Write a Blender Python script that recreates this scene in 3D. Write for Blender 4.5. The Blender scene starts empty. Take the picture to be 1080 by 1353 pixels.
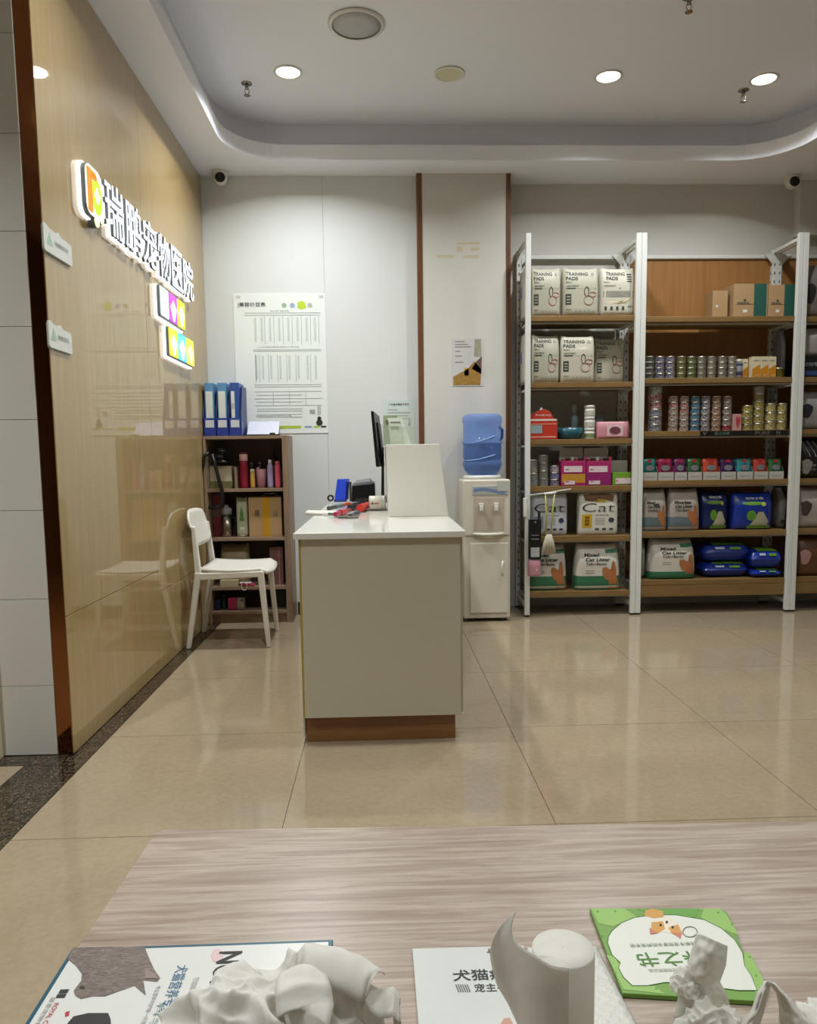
import bpy, bmesh, math, random
from mathutils import Vector, Matrix, noise
random.seed(7)
sc = bpy.context.scene
COL = sc.collection
PI = math.pi

# ------------------------------------------------------------------ camera
FOC, CX, CY = 1000.0, 540.0, 708.0          # focal length and principal point in photo pixels (1080 x 1353)
YAW, PITCH, ROLL = 0.035256, -0.102111, 0.012571
CAM = Vector((0, 0, 1.07))
_f = Vector((math.sin(YAW)*math.cos(PITCH), math.cos(YAW)*math.cos(PITCH), math.sin(PITCH)))
_r0 = _f.cross(Vector((0, 0, 1))).normalized()
_d0 = _f.cross(_r0)
_r = math.cos(ROLL)*_r0 + math.sin(ROLL)*_d0
_d = math.cos(ROLL)*_d0 - math.sin(ROLL)*_r0
cd = bpy.data.cameras.new('camera')
cam = bpy.data.objects.new('camera', cd)
COL.objects.link(cam)
cd.sensor_fit = 'HORIZONTAL'
cd.sensor_width = 36.0
cd.lens = 36.0*FOC/1080.0
cd.shift_y = (CY - 676.5)/1080.0
cd.clip_start = 0.02
mw = Matrix.Identity(4)
for i in range(3):
    mw[i][0], mw[i][1], mw[i][2], mw[i][3] = _r[i], -_d[i], -_f[i], CAM[i]
cam.matrix_world = mw
sc.camera = cam

def ray(px, py): return _r*((px-CX)/FOC) + _d*((py-CY)/FOC) + _f
def onY(px, py, Y):
    d = ray(px, py); return CAM + d*((Y-CAM.y)/d.y)
def onZ(px, py, Z):
    d = ray(px, py); return CAM + d*((Z-CAM.z)/d.z)
def onX(px, py, X):
    d = ray(px, py); return CAM + d*((X-CAM.x)/d.x)

# ------------------------------------------------------------------ light
sc.view_settings.view_transform = 'Standard'
sc.view_settings.look = 'None'
sc.view_settings.gamma = 1.0
sc.view_settings.use_curve_mapping = False
sc.view_settings.exposure = 0.18
w = bpy.data.worlds.new('world'); sc.world = w
w.use_nodes = True
w.node_tree.nodes['Background'].inputs[0].default_value = (0.8, 0.9, 1.0, 1)
w.node_tree.nodes['Background'].inputs[1].default_value = 0.05
CEIL, SOF = 3.17, 2.92
LAMP_W = 11.0
LAMP_C = (0.95, 0.985, 1.0)
LIT = [(-.47, 4.37), (1.30, 4.40), (2.19, 4.42)]                       # downlights the photo shows lit
LIT += [(x, y) for y in (2.72, 0.6, -1.5) for x in (-.47, .80, 2.10)]    # unseen rows added for their light; front row inferred from the bright counter
LIT += [(-1.75, 1.1), (-2.2, -1.2), (3.4, 2.6), (3.4, 0.0)]  # unseen side lamps, also added; the first brightens the tiled wall end
def downlight_lamp(x, y, z, k=1.0):
    l = bpy.data.lights.new('downlight_lamp', 'AREA'); l.shape = 'DISK'; l.size = 0.12
    l.energy = LAMP_W*k; l.color = LAMP_C; l.spread = math.radians(135)
    o = bpy.data.objects.new('downlight_lamp', l); COL.objects.link(o)
    o.location = (x, y, z)
    return o

# ------------------------------------------------------------------ materials
def lin(h):
    if not isinstance(h, str): return h
    h = h.lstrip('#'); c = [int(h[i:i+2], 16)/255 for i in (0, 2, 4)]
    return tuple(v/12.92 if v <= .04045 else ((v+.055)/1.055)**2.4 for v in c)
MATS = {}
def base_nodes(name):
    m = bpy.data.materials.new(name); m.use_nodes = True
    nt = m.node_tree; p = nt.nodes['Principled BSDF']
    return m, nt, p
def mixcol(nt, fac, a, b):
    n = nt.nodes.new('ShaderNodeMix'); n.data_type = 'RGBA'
    for sock, v in ((6, a), (7, b)):
        if isinstance(v, (tuple, list)): n.inputs[sock].default_value = (*v[:3], 1)
        else: nt.links.new(v, n.inputs[sock])
    if isinstance(fac, (int, float)): n.inputs[0].default_value = fac
    else: nt.links.new(fac, n.inputs[0])
    return n.outputs[2]
def coords(nt, scale=(1, 1, 1), rot=(0, 0, 0), kind='Object'):
    tc = nt.nodes.new('ShaderNodeTexCoord'); mp = nt.nodes.new('ShaderNodeMapping')
    mp.inputs['Scale'].default_value = scale; mp.inputs['Rotation'].default_value = rot
    nt.links.new(tc.outputs[kind], mp.inputs[0]); return mp.outputs[0]
def noisetex(nt, vec, scale=5, detail=4, rough=.5, dist=0):
    n = nt.nodes.new('ShaderNodeTexNoise'); n.inputs['Scale'].default_value = scale
    n.inputs['Detail'].default_value = detail; n.inputs['Roughness'].default_value = rough
    n.inputs['Distortion'].default_value = dist
    nt.links.new(vec, n.inputs['Vector']); return n.outputs['Fac']
def ramp(nt, fac, stops):
    r = nt.nodes.new('ShaderNodeValToRGB'); e = r.color_ramp.elements
    while len(e) < len(stops): e.new(.5)
    for el, (p, c) in zip(e, stops): el.position = p; el.color = (*lin(c)[:3], 1)
    nt.links.new(fac, r.inputs[0]); return r.outputs[0]
def bump(nt, p, h, strength=.2, dist=.002):
    b = nt.nodes.new('ShaderNodeBump'); b.inputs['Strength'].default_value = strength
    b.inputs['Distance'].default_value = dist
    nt.links.new(h, b.inputs['Height']); nt.links.new(b.outputs[0], p.inputs['Normal'])
def M(col, rough=.5, metal=0, var=.08, scale=30, coat=0, spec=.5, bmp=0):
    """plain procedural material: a colour with a little noise"""
    key = (col, rough, metal, var, scale, coat, spec, bmp)
    if key in MATS: return MATS[key]
    m, nt, p = base_nodes('mat_' + str(len(MATS)))
    c = lin(col)
    n = noisetex(nt, coords(nt), scale, 3)
    nt.links.new(mixcol(nt, n, tuple(v*(1-var) for v in c), tuple(min(1, v*(1+var)) for v in c)), p.inputs['Base Color'])
    p.inputs['Roughness'].default_value = rough; p.inputs['Metallic'].default_value = metal
    p.inputs['Coat Weight'].default_value = coat; p.inputs['Coat Roughness'].default_value = .08
    p.inputs['Specular IOR Level'].default_value = spec
    if bmp: bump(nt, p, noisetex(nt, coords(nt), scale*3, 4), bmp, .003)
    MATS[key] = m; return m
def EM(col, s=1.0):
    key = ('em', col, s)
    if key in MATS: return MATS[key]
    m, nt, p = base_nodes('glow_' + str(len(MATS)))
    n = noisetex(nt, coords(nt), 20, 2); c = lin(col)
    o = mixcol(nt, n, tuple(v*.95 for v in c), c)
    nt.links.new(o, p.inputs['Base Color']); nt.links.new(o, p.inputs['Emission Color'])
    p.inputs['Emission Strength'].default_value = s; p.inputs['Roughness'].default_value = .4
    MATS[key] = m; return m
def CLEAR(col, fac=.75, rough=.1, key=None):
    """see-through plastic: transparent film mixed with a glossy tinted surface"""
    k = ('clr', col, fac, rough)
    if k in MATS: return MATS[k]
    m, nt, p = base_nodes('clear_' + str(len(MATS)))
    c = lin(col)
    p.inputs['Base Color'].default_value = (*c, 1); p.inputs['Roughness'].default_value = rough
    t = nt.nodes.new('ShaderNodeBsdfTransparent')
    n = noisetex(nt, coords(nt), 8, 2)
    nt.links.new(mixcol(nt, n, tuple(v**.35*.97 for v in c), tuple(v**.35 for v in c)), t.inputs[0])
    mx = nt.nodes.new('ShaderNodeMixShader'); mx.inputs[0].default_value = fac
    nt.links.new(p.outputs[0], mx.inputs[1]); nt.links.new(t.outputs[0], mx.inputs[2])
    nt.links.new(mx.outputs[0], nt.nodes['Material Output'].inputs[0])
    MATS[k] = m; return m
def custom(name, fn):
    m, nt, p = base_nodes(name); fn(nt, p); return m
def _tile(nt, p):
    oi = nt.nodes.new('ShaderNodeObjectInfo')
    v = coords(nt)
    n1 = noisetex(nt, v, 2.2, 5, .6, .6); n2 = noisetex(nt, v, 60, 3)
    a = ramp(nt, n1, [(.25, '#92826a'), (.75, '#9e8e75')])
    b = mixcol(nt, .12, a, ramp(nt, n2, [(.35, '#a59378'), (.65, '#cdbfa6')]))
    nt.links.new(mixcol(nt, mulr(nt, oi.outputs['Random'], .10), b, lin('#a3937a')), p.inputs['Base Color'])
    p.inputs['Roughness'].default_value = .085; p.inputs['Specular IOR Level'].default_value = .55
def mulr(nt, s, k):
    n = nt.nodes.new('ShaderNodeMath'); n.operation = 'MULTIPLY'; n.inputs[1].default_value = k
    nt.links.new(s, n.inputs[0]); return n.outputs[0]
def _marble(nt, p):
    v = coords(nt, kind='Object')
    n1 = noisetex(nt, v, 9, 8, .65, 1.6); n2 = noisetex(nt, v, 26, 6, .6, 2.5)
    a = ramp(nt, n1, [(.3, '#120e0b'), (.5, '#251d16'), (.62, '#382d22')])
    f = ramp(nt, n2, [(.485, '#000000'), (.5, '#ffffff'), (.515, '#000000')])
    nt.links.new(mixcol(nt, f, a, lin('#a08c70')), p.inputs['Base Color'])
    p.inputs['Roughness'].default_value = .12
def _gold(nt, p):
    v = coords(nt, (1, 14, .8)); n1 = noisetex(nt, v, 2.5, 6, .6, .3)
    v2 = coords(nt, (1, 90, 3)); n2 = noisetex(nt, v2, 2.0, 3, .5)
    a = ramp(nt, n1, [(.25, '#a38a5c'), (.55, '#ab9263'), (.8, '#b49c6d')])
    b = ramp(nt, n2, [(.3, '#94794b'), (.7, '#c0a87a')])
    nt.links.new(mixcol(nt, .14, a, b), p.inputs['Base Color'])
    p.inputs['Roughness'].default_value = .5; p.inputs['Specular IOR Level'].default_value = .25
    p.inputs['Coat Weight'].default_value = 1.0; p.inputs['Coat Roughness'].default_value = .025
def _table(nt, p):
    v = coords(nt, (.9, 13, 1)); n1 = noisetex(nt, v, 3.2, 7, .62, .35)
    v2 = coords(nt, (2, 70, 1)); n2 = noisetex(nt, v2, 2.5, 5, .6, .2)
    a = ramp(nt, n1, [(.28, '#7c6656'), (.42, '#998472'), (.5, '#b4a492'), (.58, '#968270'), (.75, '#857160')])
    b = ramp(nt, n2, [(.3, '#877467'), (.7, '#c3b8ac')])
    nt.links.new(mixcol(nt, .38, a, b), p.inputs['Base Color'])
    p.inputs['Roughness'].default_value = .3; p.inputs['Specular IOR Level'].default_value = .4
def _woodfn(c1, c2, rough=.4, ax='x'):
    def fn(nt, p):
        s = {'x': (1.2, 18, 18), 'z': (18, 18, 1.2)}[ax]
        n1 = noisetex(nt, coords(nt, s), 2.2, 6, .6, .4)
        nt.links.new(ramp(nt, n1, [(.28, c1), (.72, c2)]), p.inputs['Base Color'])
        p.inputs['Roughness'].default_value = rough; p.inputs['Specular IOR Level'].default_value = .35
    return fn
def _paint(c, v=.03):
    def fn(nt, p):
        cc = lin(c); n = noisetex(nt, coords(nt), 1.3, 4); n2 = noisetex(nt, coords(nt), 220, 2)
        nt.links.new(mixcol(nt, n, tuple(x*(1-v) for x in cc), cc), p.inputs['Base Color'])
        p.inputs['Roughness'].default_value = .6; p.inputs['Specular IOR Level'].default_value = .3
        bump(nt, p, n2, .05, .001)
    return fn
def _bronze(nt, p):
    n = noisetex(nt, coords(nt), 1.2, 3)
    nt.links.new(ramp(nt, n, [(.3, '#8a5634'), (.7, '#9d6742')]), p.inputs['Base Color'])
    p.inputs['Metallic'].default_value = 1.0; p.inputs['Roughness'].default_value = .06
def _paper(nt, p):
    n = noisetex(nt, coords(nt), 60, 4)
    nt.links.new(ramp(nt, n, [(.3, '#ebe8e0'), (.7, '#f5f3ec')]), p.inputs['Base Color'])
    p.inputs['Roughness'].default_value = .95; p.inputs['Specular IOR Level'].default_value = .1
    bump(nt, p, noisetex(nt, coords(nt), 900, 2), .25, .0006)
    tl = nt.nodes.new('ShaderNodeBsdfTranslucent'); tl.inputs[0].default_value = (*lin('#f3f0e6'), 1)
    mx = nt.nodes.new('ShaderNodeMixShader'); mx.inputs[0].default_value = .3
    nt.links.new(p.outputs[0], mx.inputs[1]); nt.links.new(tl.outputs[0], mx.inputs[2]); nt.links.new(mx.outputs[0], nt.nodes['Material Output'].inputs[0])
def _fur(nt, p):
    n = noisetex(nt, coords(nt, (60, 220, 1)), 1.6, 6, .7, 1.2)
    nt.links.new(ramp(nt, n, [(.3, '#4d4540'), (.55, '#7c7069'), (.75, '#a89c95')]), p.inputs['Base Color'])
    p.inputs['Roughness'].default_value = .35
m_tile = custom('floor_tile', _tile); m_marble = custom('dark_marble', _marble)
m_gold = custom('gold_panel', _gold); m_table = custom('table_laminate', _table)
m_case = custom('bookcase_wood', _woodfn('#7a6450', '#98816c')); m_casez = custom('bookcase_wood_side', _woodfn('#7a6450', '#98816c', ax='z'))
m_board = custom('shelf_wood', _woodfn('#755a35', '#8c6e44')); m_back = custom('backing_wood', _woodfn('#95683a', '#a87a48', ax='z'))
m_kick = custom('kick_wood', _woodfn('#7a5330', '#94683f')); m_wall = custom('wall_paint', _paint('#d5d8d5')); m_colp = custom('column_paint', _paint('#cfcdc6'))
m_ceil = custom('ceiling_paint', _paint('#e8eaf1')); m_bronze = custom('bronze_mirror', _bronze)
m_paper = custom('tissue_paper', _paper); m_fur = custom('printed_fur', _fur)
m_wtile = custom('wall_tile', _paint('#d3d0c6', .02))
m_grout = M('#6f6353', .8); m_white = M('#dcdcd6', .35, var=.03); m_metal = M('#dadcd6', .4, var=.03)
m_holes = M('#6b6b66', .5); m_steel = M('#8e867c', .25, 1.0); m_black = M('#0b0b0c', .45); m_dark = M('#1c1b1c', .5)
m_brown = M('#6a452c', .35); m_desk = M('#c6bfa8', .25, var=.02); m_desktop = M('#e2e0d6', .1, var=.02)
m_yel = M('#b49a4a', .5); m_prt = M('#2b2b2b', .6); m_prtg = M('#8b8b88', .6); m_chair = M('#dedbd0', .4, var=.02)
m_kraft = M('#a98a62', .75, var=.1, scale=60); m_disp = M('#d2ccba', .35, var=.02)

# ------------------------------------------------------------------ mesh helpers
class MB:
    def __init__(s): s.v = []; s.f = []; s.m = []; s.cur = 0
    def add(s, vs, fs):
        o = len(s.v); s.v += [tuple(v) for v in vs]
        for f in fs: s.f.append([i+o for i in f]); s.m.append(s.cur)
        return s
    def box(s, x0, x1, y0, y1, z0, z1):
        return s.add([(x, y, z) for z in (z0, z1) for y in (y0, y1) for x in (x0, x1)],
                     [(0, 2, 3, 1), (4, 5, 7, 6), (0, 1, 5, 4), (2, 6, 7, 3), (0, 4, 6, 2), (1, 3, 7, 5)])
    def hexa(s, lo, hi):
        """eight corners: four of the lower ring, four of the upper ring"""
        return s.add(list(lo)+list(hi), [(3, 2, 1, 0), (4, 5, 6, 7), (0, 1, 5, 4), (1, 2, 6, 5), (2, 3, 7, 6), (3, 0, 4, 7)])
    def prism(s, pts, fn0, fn1):
        n = len(pts)
        return s.add([fn0(p) for p in pts]+[fn1(p) for p in pts],
                     [tuple(range(n))[::-1], tuple(range(n, 2*n))]+[(i, (i+1) % n, n+(i+1) % n, n+i) for i in range(n)])
    def lathe(s, prof, n=24, c=(0, 0, 0), axis='z', caps=True):
        vs = []
        for r, z in prof:
            for k in range(n):
                a = 2*PI*k/n; x, y = r*math.cos(a), r*math.sin(a)
                vs.append({'z': (c[0]+x, c[1]+y, c[2]+z), 'y': (c[0]+x, c[1]+z, c[2]+y), 'x': (c[0]+z, c[1]+x, c[2]+y)}[axis])
        fs = [(j*n+k, j*n+(k+1) % n, (j+1)*n+(k+1) % n, (j+1)*n+k) for j in range(len(prof)-1) for k in range(n)]
        if caps:
            fs.append(tuple(range(n))[::-1]); fs.append(tuple((len(prof)-1)*n+k for k in range(n)))
        return s.add(vs, fs)
    def tube(s, pts, r, n=8):
        pts = [Vector(p) for p in pts]; rs = r if isinstance(r, (list, tuple)) else [r]*len(pts)
        vs = []; up = None
        for i, p in enumerate(pts):
            t = (pts[min(i+1, len(pts)-1)]-pts[max(i-1, 0)]).normalized()
            if up is None: up = t.orthogonal().normalized()
            up = (up-t*up.dot(t)).normalized(); b = t.cross(up)
            vs += [p+(up*math.cos(2*PI*k/n)+b*math.sin(2*PI*k/n))*rs[i] for k in range(n)]
        m = len(pts)
        return s.add(vs, [(j*n+k, j*n+(k+1) % n, (j+1)*n+(k+1) % n, (j+1)*n+k) for j in range(m-1) for k in range(n)]
                     + [tuple(range(n))[::-1], tuple((m-1)*n+k for k in range(n))])
    def grid(s, fn, nu, nv):
        return s.add([fn(i/nu, j/nv) for j in range(nv+1) for i in range(nu+1)],
                     [(j*(nu+1)+i, j*(nu+1)+i+1, (j+1)*(nu+1)+i+1, (j+1)*(nu+1)+i) for j in range(nv) for i in range(nu)])
    def build(s, name, mat, parent=None, smooth=False, bevel=0, world=False, solid=0, sub=0, fix=True):
        vs = s.v
        off = Vector((0, 0, 0))
        if parent is not None and world: off = wloc(parent)
        elif parent is None:
            xs, ys, zs = zip(*vs); off = Vector(((min(xs)+max(xs))/2, (min(ys)+max(ys))/2, min(zs)))
        me = bpy.data.meshes.new(name)
        me.from_pydata([tuple(Vector(v)-off) for v in vs], [], s.f)
        for mt in (mat if isinstance(mat, (list, tuple)) else [mat]): me.materials.append(mt)
        me.polygons.foreach_set('material_index', s.m)
        if fix:
            bm = bmesh.new(); bm.from_mesh(me); bmesh.ops.recalc_face_normals(bm, faces=bm.faces); bm.to_mesh(me); bm.free()
        if smooth: me.polygons.foreach_set('use_smooth', [True]*len(me.polygons))
        o = bpy.data.objects.new(name, me); COL.objects.link(o)
        if parent is not None: o.parent = parent
        else: o.location = off
        if bevel:
            b = o.modifiers.new('bevel', 'BEVEL'); b.width = bevel; b.segments = 2; b.limit_method = 'ANGLE'; b.angle_limit = math.radians(40)
        if solid:
            q = o.modifiers.new('solid', 'SOLIDIFY'); q.thickness = solid
        if sub:
            q = o.modifiers.new('sub', 'SUBSURF'); q.levels = sub; q.render_levels = sub
        return o
def wloc(o):
    v = Vector((0, 0, 0))
    while o is not None: v += o.location; o = o.parent
    return v
def tag(o, label, cat, group=None):
    o['label'] = label; o['category'] = cat
    if group: o['group'] = group
    return o
def thing(name, label, cat, loc=(0, 0, 0), rz=0, group=None):
    o = bpy.data.objects.new(name, None); COL.objects.link(o); o.empty_display_size = .05
    o.location = loc; o.rotation_euler = (0, 0, rz); return tag(o, label, cat, group)
def struct(o, label=None):
    o['kind'] = 'structure'
    if label: o['label'] = label
    return o
def copy_piece(o, parent, loc):
    c = o.copy(); COL.objects.link(c); c.parent = parent; c.location = loc; return c
def BX(name, mat, x0, x1, y0, y1, z0, z1, parent=None, bevel=0, world=True):
    return MB().box(x0, x1, y0, y1, z0, z1).build(name, mat, parent, bevel=bevel, world=world)
_tc = {}
def text_geo(s, bold=0.0, extrude=0.0):
    """triangles of a line of text with capital height about 0.7, starting at x = 0"""
    k = (s, bold, extrude)
    if k not in _tc:
        c = bpy.data.curves.new('t', 'FONT'); c.body = s; c.size = 1.0; c.offset = bold; c.extrude = extrude; c.resolution_u = 3
        o = bpy.data.objects.new('t', c); COL.objects.link(o)
        dg = bpy.context.evaluated_depsgraph_get(); dg.update()
        me = bpy.data.meshes.new_from_object(o.evaluated_get(dg))
        vs = [v.co.copy() for v in me.vertices]; fs = [tuple(p.vertices) for p in me.polygons]
        bpy.data.objects.remove(o); bpy.data.curves.remove(c); bpy.data.meshes.remove(me)
        _tc[k] = (vs, fs)
    return _tc[k]
def text(name, s, mat, parent, fn, bold=0.0, extrude=0.0, w=None, h=None, world=False):
    """lettering; fn(u, v, d) places it; u runs 0..w, v runs 0..h"""
    vs, fs = text_geo(s, bold, extrude)
    if not vs: return None
    x0 = min(v.x for v in vs); x1 = max(v.x for v in vs); y0 = min(v.y for v in vs); y1 = max(v.y for v in vs)
    k = h/(y1-y0) if h else w/(x1-x0)
    kx = w/(x1-x0) if w else k
    mb = MB(); mb.add([fn((v.x-x0)*kx, (v.y-y0)*k, v.z*k) for v in vs], fs)
    return mb.build(name, mat, parent, world=world)
def ordinal(i):
    return ['first', 'second', 'third', 'fourth', 'fifth', 'sixth', 'seventh', 'eighth', 'ninth', 'tenth', 'eleventh', 'twelfth'][i]

# ------------------------------------------------------------------ room shell
GX, WE = -1.148, 2.735           # gold wall plane, its near end
BW, COLY, RW = 5.20, 5.15, 5.35  # rear wall, column face, wall behind the shelves
XL, XR, YB = -3.2, 3.95, -2.9
MB0 = -1.075                     # inner edge of the marble border
fl = struct(BX('floor', m_grout, XL, XR, YB, RW, -.06, -.004), 'cream polished floor tiles with a dark marble border')
def floor_piece(name, mat, x0, x1, y0, y1, g=.0012):
    return MB().box(x0+g, x1-g, y0+g, y1-g, -.03, 0).build(name, mat, fl, world=True)
xs = [MB0, -.305, .495, 1.296, 2.096, 2.896, 3.696, XR]
ys = [YB, -2.70, -1.90, -1.10, -.30, .50, 1.30, 2.10, 2.905, 3.68, 4.48, 5.28, RW]
for i in range(len(xs)-1):
    for j in range(len(ys)-1):
        y1 = min(ys[j+1], BW) if xs[i] < .4 else ys[j+1]
        if y1 - ys[j] > .01: floor_piece('floor_tile', m_tile, xs[i], xs[i+1], ys[j], y1)
# marble border along the gold wall and across the opening
for a, b in ((2.64, 3.45), (3.45, 4.25), (4.25, BW)):
    floor_piece('marble_border', m_marble, GX-.01, MB0, a, b)
mid = (MB0-1.285)/2
for a, b in ((YB, -1.9), (-1.9, -.9), (-.9, .1), (.1, 1.05), (1.05, 1.9), (1.9, 2.64)):
    floor_piece('marble_border', m_marble, mid, MB0, a, b); floor_piece('marble_border', m_marble, -1.285, mid, a, b)
floor_piece('marble_border', m_marble, -2.2, GX-.01, 2.64, WE+.02); floor_piece('marble_border', m_marble, XL, -2.2, 2.64, WE+.02)
for a, b in ((XL, -2.085), (-2.085, -1.285)):
    for j in range(len(ys)):
        y0, y1 = ys[j], min(ys[j+1], 2.64)
        if y0 >= 2.64: break
        floor_piece('floor_tile', m_tile, a, b, y0, y1)
# gold panelled wall
wl = struct(BX('wall_left', m_brown, GX-.30, GX-.012, WE+.02, BW, 0, SOF), 'glossy gold veined wall panels carrying the lit sign')
ysm = onX(183, 200, GX).y
for y0, y1, zs in ((WE+.004, ysm, onX(111, 803, GX).z), (ysm, BW-.004, onX(191, 794, GX).z)):
    for z0, z1 in ((0.002, zs), (zs, SOF-.002)):
        BX('panel', m_gold, GX-.014, GX, y0+.0012, y1-.0012, z0+.0012, z1-.0012, wl, .001)
# the end of that wall: bronze mirror strip and white tiles
we = struct(BX('wall_return', m_grout, XL, GX-.012, WE+.012, WE+.30, 0, SOF), 'white tiled wall end beside the bronze mirror strip')
SX = onZ(75, 999, 0).x
BX('trim_strip', m_bronze, SX+.001, GX-.004, WE+.002, WE+.012, 0.002, SOF-.002, we, .001)
zt = [0.002, .262, .582, .902, 1.222, 1.542, 1.862, 2.182, 2.502, SOF-.002]
for k in range(len(zt)-1):
    for a, b in ((-1.80, SX), (-2.45, -1.80), (XL, -2.45)):
        BX('tile', m_wtile, a+.001, b-.001, WE, WE+.014, zt[k]+.0008, zt[k+1]-.0008, we, .001)
struct(BX('trim_1', M('#cfc7a4', .5), -1.46, -1.402, WE-.05, WE-.001, 0, SOF), 'cream upright jamb at the far left edge')
# rear walls and column
wbk = struct(BX('wall_back', m_grout, GX-.3, .27, BW+.008, BW+.2, 0, SOF), 'pale grey wall behind the desk')
for xa_, xb_ in ((GX-.01, onY(427, 300, BW).x), (onY(427, 300, BW).x, .27)): BX('panel', m_wall, xa_+.0005, xb_-.0005, BW, BW+.009, 0, SOF-.001, wbk, .0008)
struct(BX('wall_column', m_colp, .297, .852, COLY, RW+.2, 0, SOF), 'pale column panel between two brown strips')
struct(BX('trim_2', m_brown, .262, .297, COLY-.006, BW+.05, 0, SOF, bevel=.003), 'dark brown strip left of the column')
struct(BX('trim_3', m_brown, .852, .882, COLY-.006, RW+.05, 0, SOF, bevel=.003), 'dark brown strip right of the column')
struct(BX('wall_shelves', m_colp, .88, XR, RW, RW+.2, 0, SOF), 'pale wall behind the shelving')
struct(BX('wall_pier', m_colp, onY(1058, 270, 5.27).x, XR, 5.27, RW+.01, 2.56, SOF), 'boxed out wall above the right shelving unit')
m_hall = custom('hall_wall_low_bounce', _paint('#8d877b'))  # unseen walls toned dark to cut bounce light on the desk front
struct(BX('wall_right', m_hall, XR, XR+.2, YB, RW+.2, 0, 3.4))
struct(BX('wall_front', m_hall, XL-.2, XR+.2, YB-.2, YB, 0, 3.4))
struct(BX('wall_far_left', m_hall, XL-.2, XL, YB, WE+.3, 0, 3.4))
struct(BX('baseboard_back', m_marble, -.59, .26, BW-.012, BW, 0, .09, bevel=.002))
# ceiling: soffit with a rounded tray, lip and recessed upper ceiling
def rrect(x0, x1, y0, y1, r, n=12):
    pts = []
    for cx_, cy_, a0 in ((x1-r, y1-r, 0), (x0+r, y1-r, 90), (x0+r, y0+r, 180), (x1-r, y0+r, 270)):
        for k in range(n+1):
            a = math.radians(a0+90*k/n); pts.append((cx_+r*math.cos(a), cy_+r*math.sin(a)))
    return pts
TX0, TX1, TY0, TY1 = -.905, 2.60, -2.3, 4.93
lip = rrect(TX0, TX1, TY0, TY1, .36)
rec = rrect(TX0-.06, TX1+.10, TY0-.1, TY1+.10, .40)
ce = MB()
n = len(lip); outer = []
for (x, y) in lip:      # project the lip ring radially to the room outline
    cx_, cy_ = (TX0+TX1)/2, (TY0+TY1)/2
    dx, dy = x-cx_, y-cy_
    t = min((XR+.1-cx_)/dx if dx > 1e-6 else 1e9, (XL-.1-cx_)/dx if dx < -1e-6 else 1e9,
            (RW+.1-cy_)/dy if dy > 1e-6 else 1e9, (YB-.1-cy_)/dy if dy < -1e-6 else 1e9)
    outer.append((cx_+dx*t, cy_+dy*t))
corners = [(XR+.1, RW+.1), (XL-.1, RW+.1), (XL-.1, YB-.1), (XR+.1, YB-.1)]
vs = [(x, y, SOF) for x, y in lip]+[(x, y, SOF) for x, y in outer]+[(x, y, SOF+.09) for x, y in lip]
fs = [(i, (i+1) % n, n+(i+1) % n, n+i) for i in range(n)]+[(i, (i+1) % n, 2*n+(i+1) % n, 2*n+i) for i in range(n)]
ce.add(vs, fs)
for i in range(n):      # fill the four outer corners of the soffit
    a, b = outer[i], outer[(i+1) % n]
    if abs(a[0]-b[0]) > 1e-4 and abs(a[1]-b[1]) > 1e-4:
        cxy = min(corners, key=lambda c: (c[0]-a[0])**2+(c[1]-a[1])**2+(c[0]-b[0])**2+(c[1]-b[1])**2)
        ce.add([(*a, SOF), (*b, SOF), (*cxy, SOF)], [(0, 1, 2)])
soff = ce.build('ceiling_soffit', m_ceil, fix=False); struct(soff, 'white dropped ceiling border with a rounded inner edge')
cr = MB()
cr.add([(x, y, SOF+.09) for x, y in lip]+[(x, y, SOF+.09) for x, y in rec]+[(x, y, CEIL) for x, y in rec],
       [(i, (i+1) % n, n+(i+1) % n, n+i) for i in range(n)]+[(n+i, n+(i+1) % n, 2*n+(i+1) % n, 2*n+i) for i in range(n)])
cr.add([(x, y, CEIL) for x, y in rec], [tuple(range(n))])
struct(cr.build('ceiling', m_ceil, fix=False), 'recessed white upper ceiling with downlights')
struct(BX('ceiling_slab', m_ceil, XL-.2, XR+.2, YB-.2, RW+.2, CEIL+.02, CEIL+.12))

# ------------------------------------------------------------------ ceiling fittings
m_lens = EM('#fff6e0', 14.0); m_ring = M('#d9d8d3', .4)
def downlight(x, y, lit, label, k=1.0, z=CEIL, r=.078):
    t = thing('downlight', label, 'downlight', (x, y, z), group='recessed ceiling downlights')
    MB().lathe([(r-.012, -.001), (r, -.003), (r, -.007), (r-.012, -.009), (r-.016, -.004)], 28, caps=False).build('trim_ring', m_ring, t, smooth=True)
    MB().lathe([(.001, -.004), (r-.014, -.004), (r-.014, -.001), (.001, -.001)], 28).build('lens', m_lens if lit else M('#cfc9a8', .5), t)
    if lit:
        l = downlight_lamp(0, 0, -.012, k); l.parent = t
    return t
names = {0: 'lit round downlight nearest the sign wall', 1: 'lit round downlight in the middle above the shelves', 2: 'lit round downlight at the upper right'}
for i, (x, y) in enumerate(LIT):
    inside = TX0 < x < TX1
    downlight(x, y, True, k=(2.0, 1.15, 1.0)[i] if i < 3 else (2.0 if x < -1.5 and y > 0 else (1.2, 1.0, .5)[(x > 0)+(x > 1)] if abs(y-2.72) < .01 else .5 if y > .5 else .2), label=names.get(i, 'unseen round downlight added to light the hall, %s' % (ordinal((i-3) % 12) + (' of its rows' if i < 15 else ' of the last row'))), z=CEIL if inside else SOF)
p = onZ(594, 97, CEIL); downlight(p.x, p.y, False, 'unlit cream downlight between the lit ones', r=.085)
p = onZ(471, 31, CEIL)
t = thing('ceiling_speaker', 'large round grey ceiling speaker with a white rim', 'speaker', (p.x, p.y, CEIL))
MB().lathe([(.118, -.001), (.138, -.003), (.138, -.008), (.12, -.012)], 36, caps=False).build('rim', m_ring, t, smooth=True)
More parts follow.
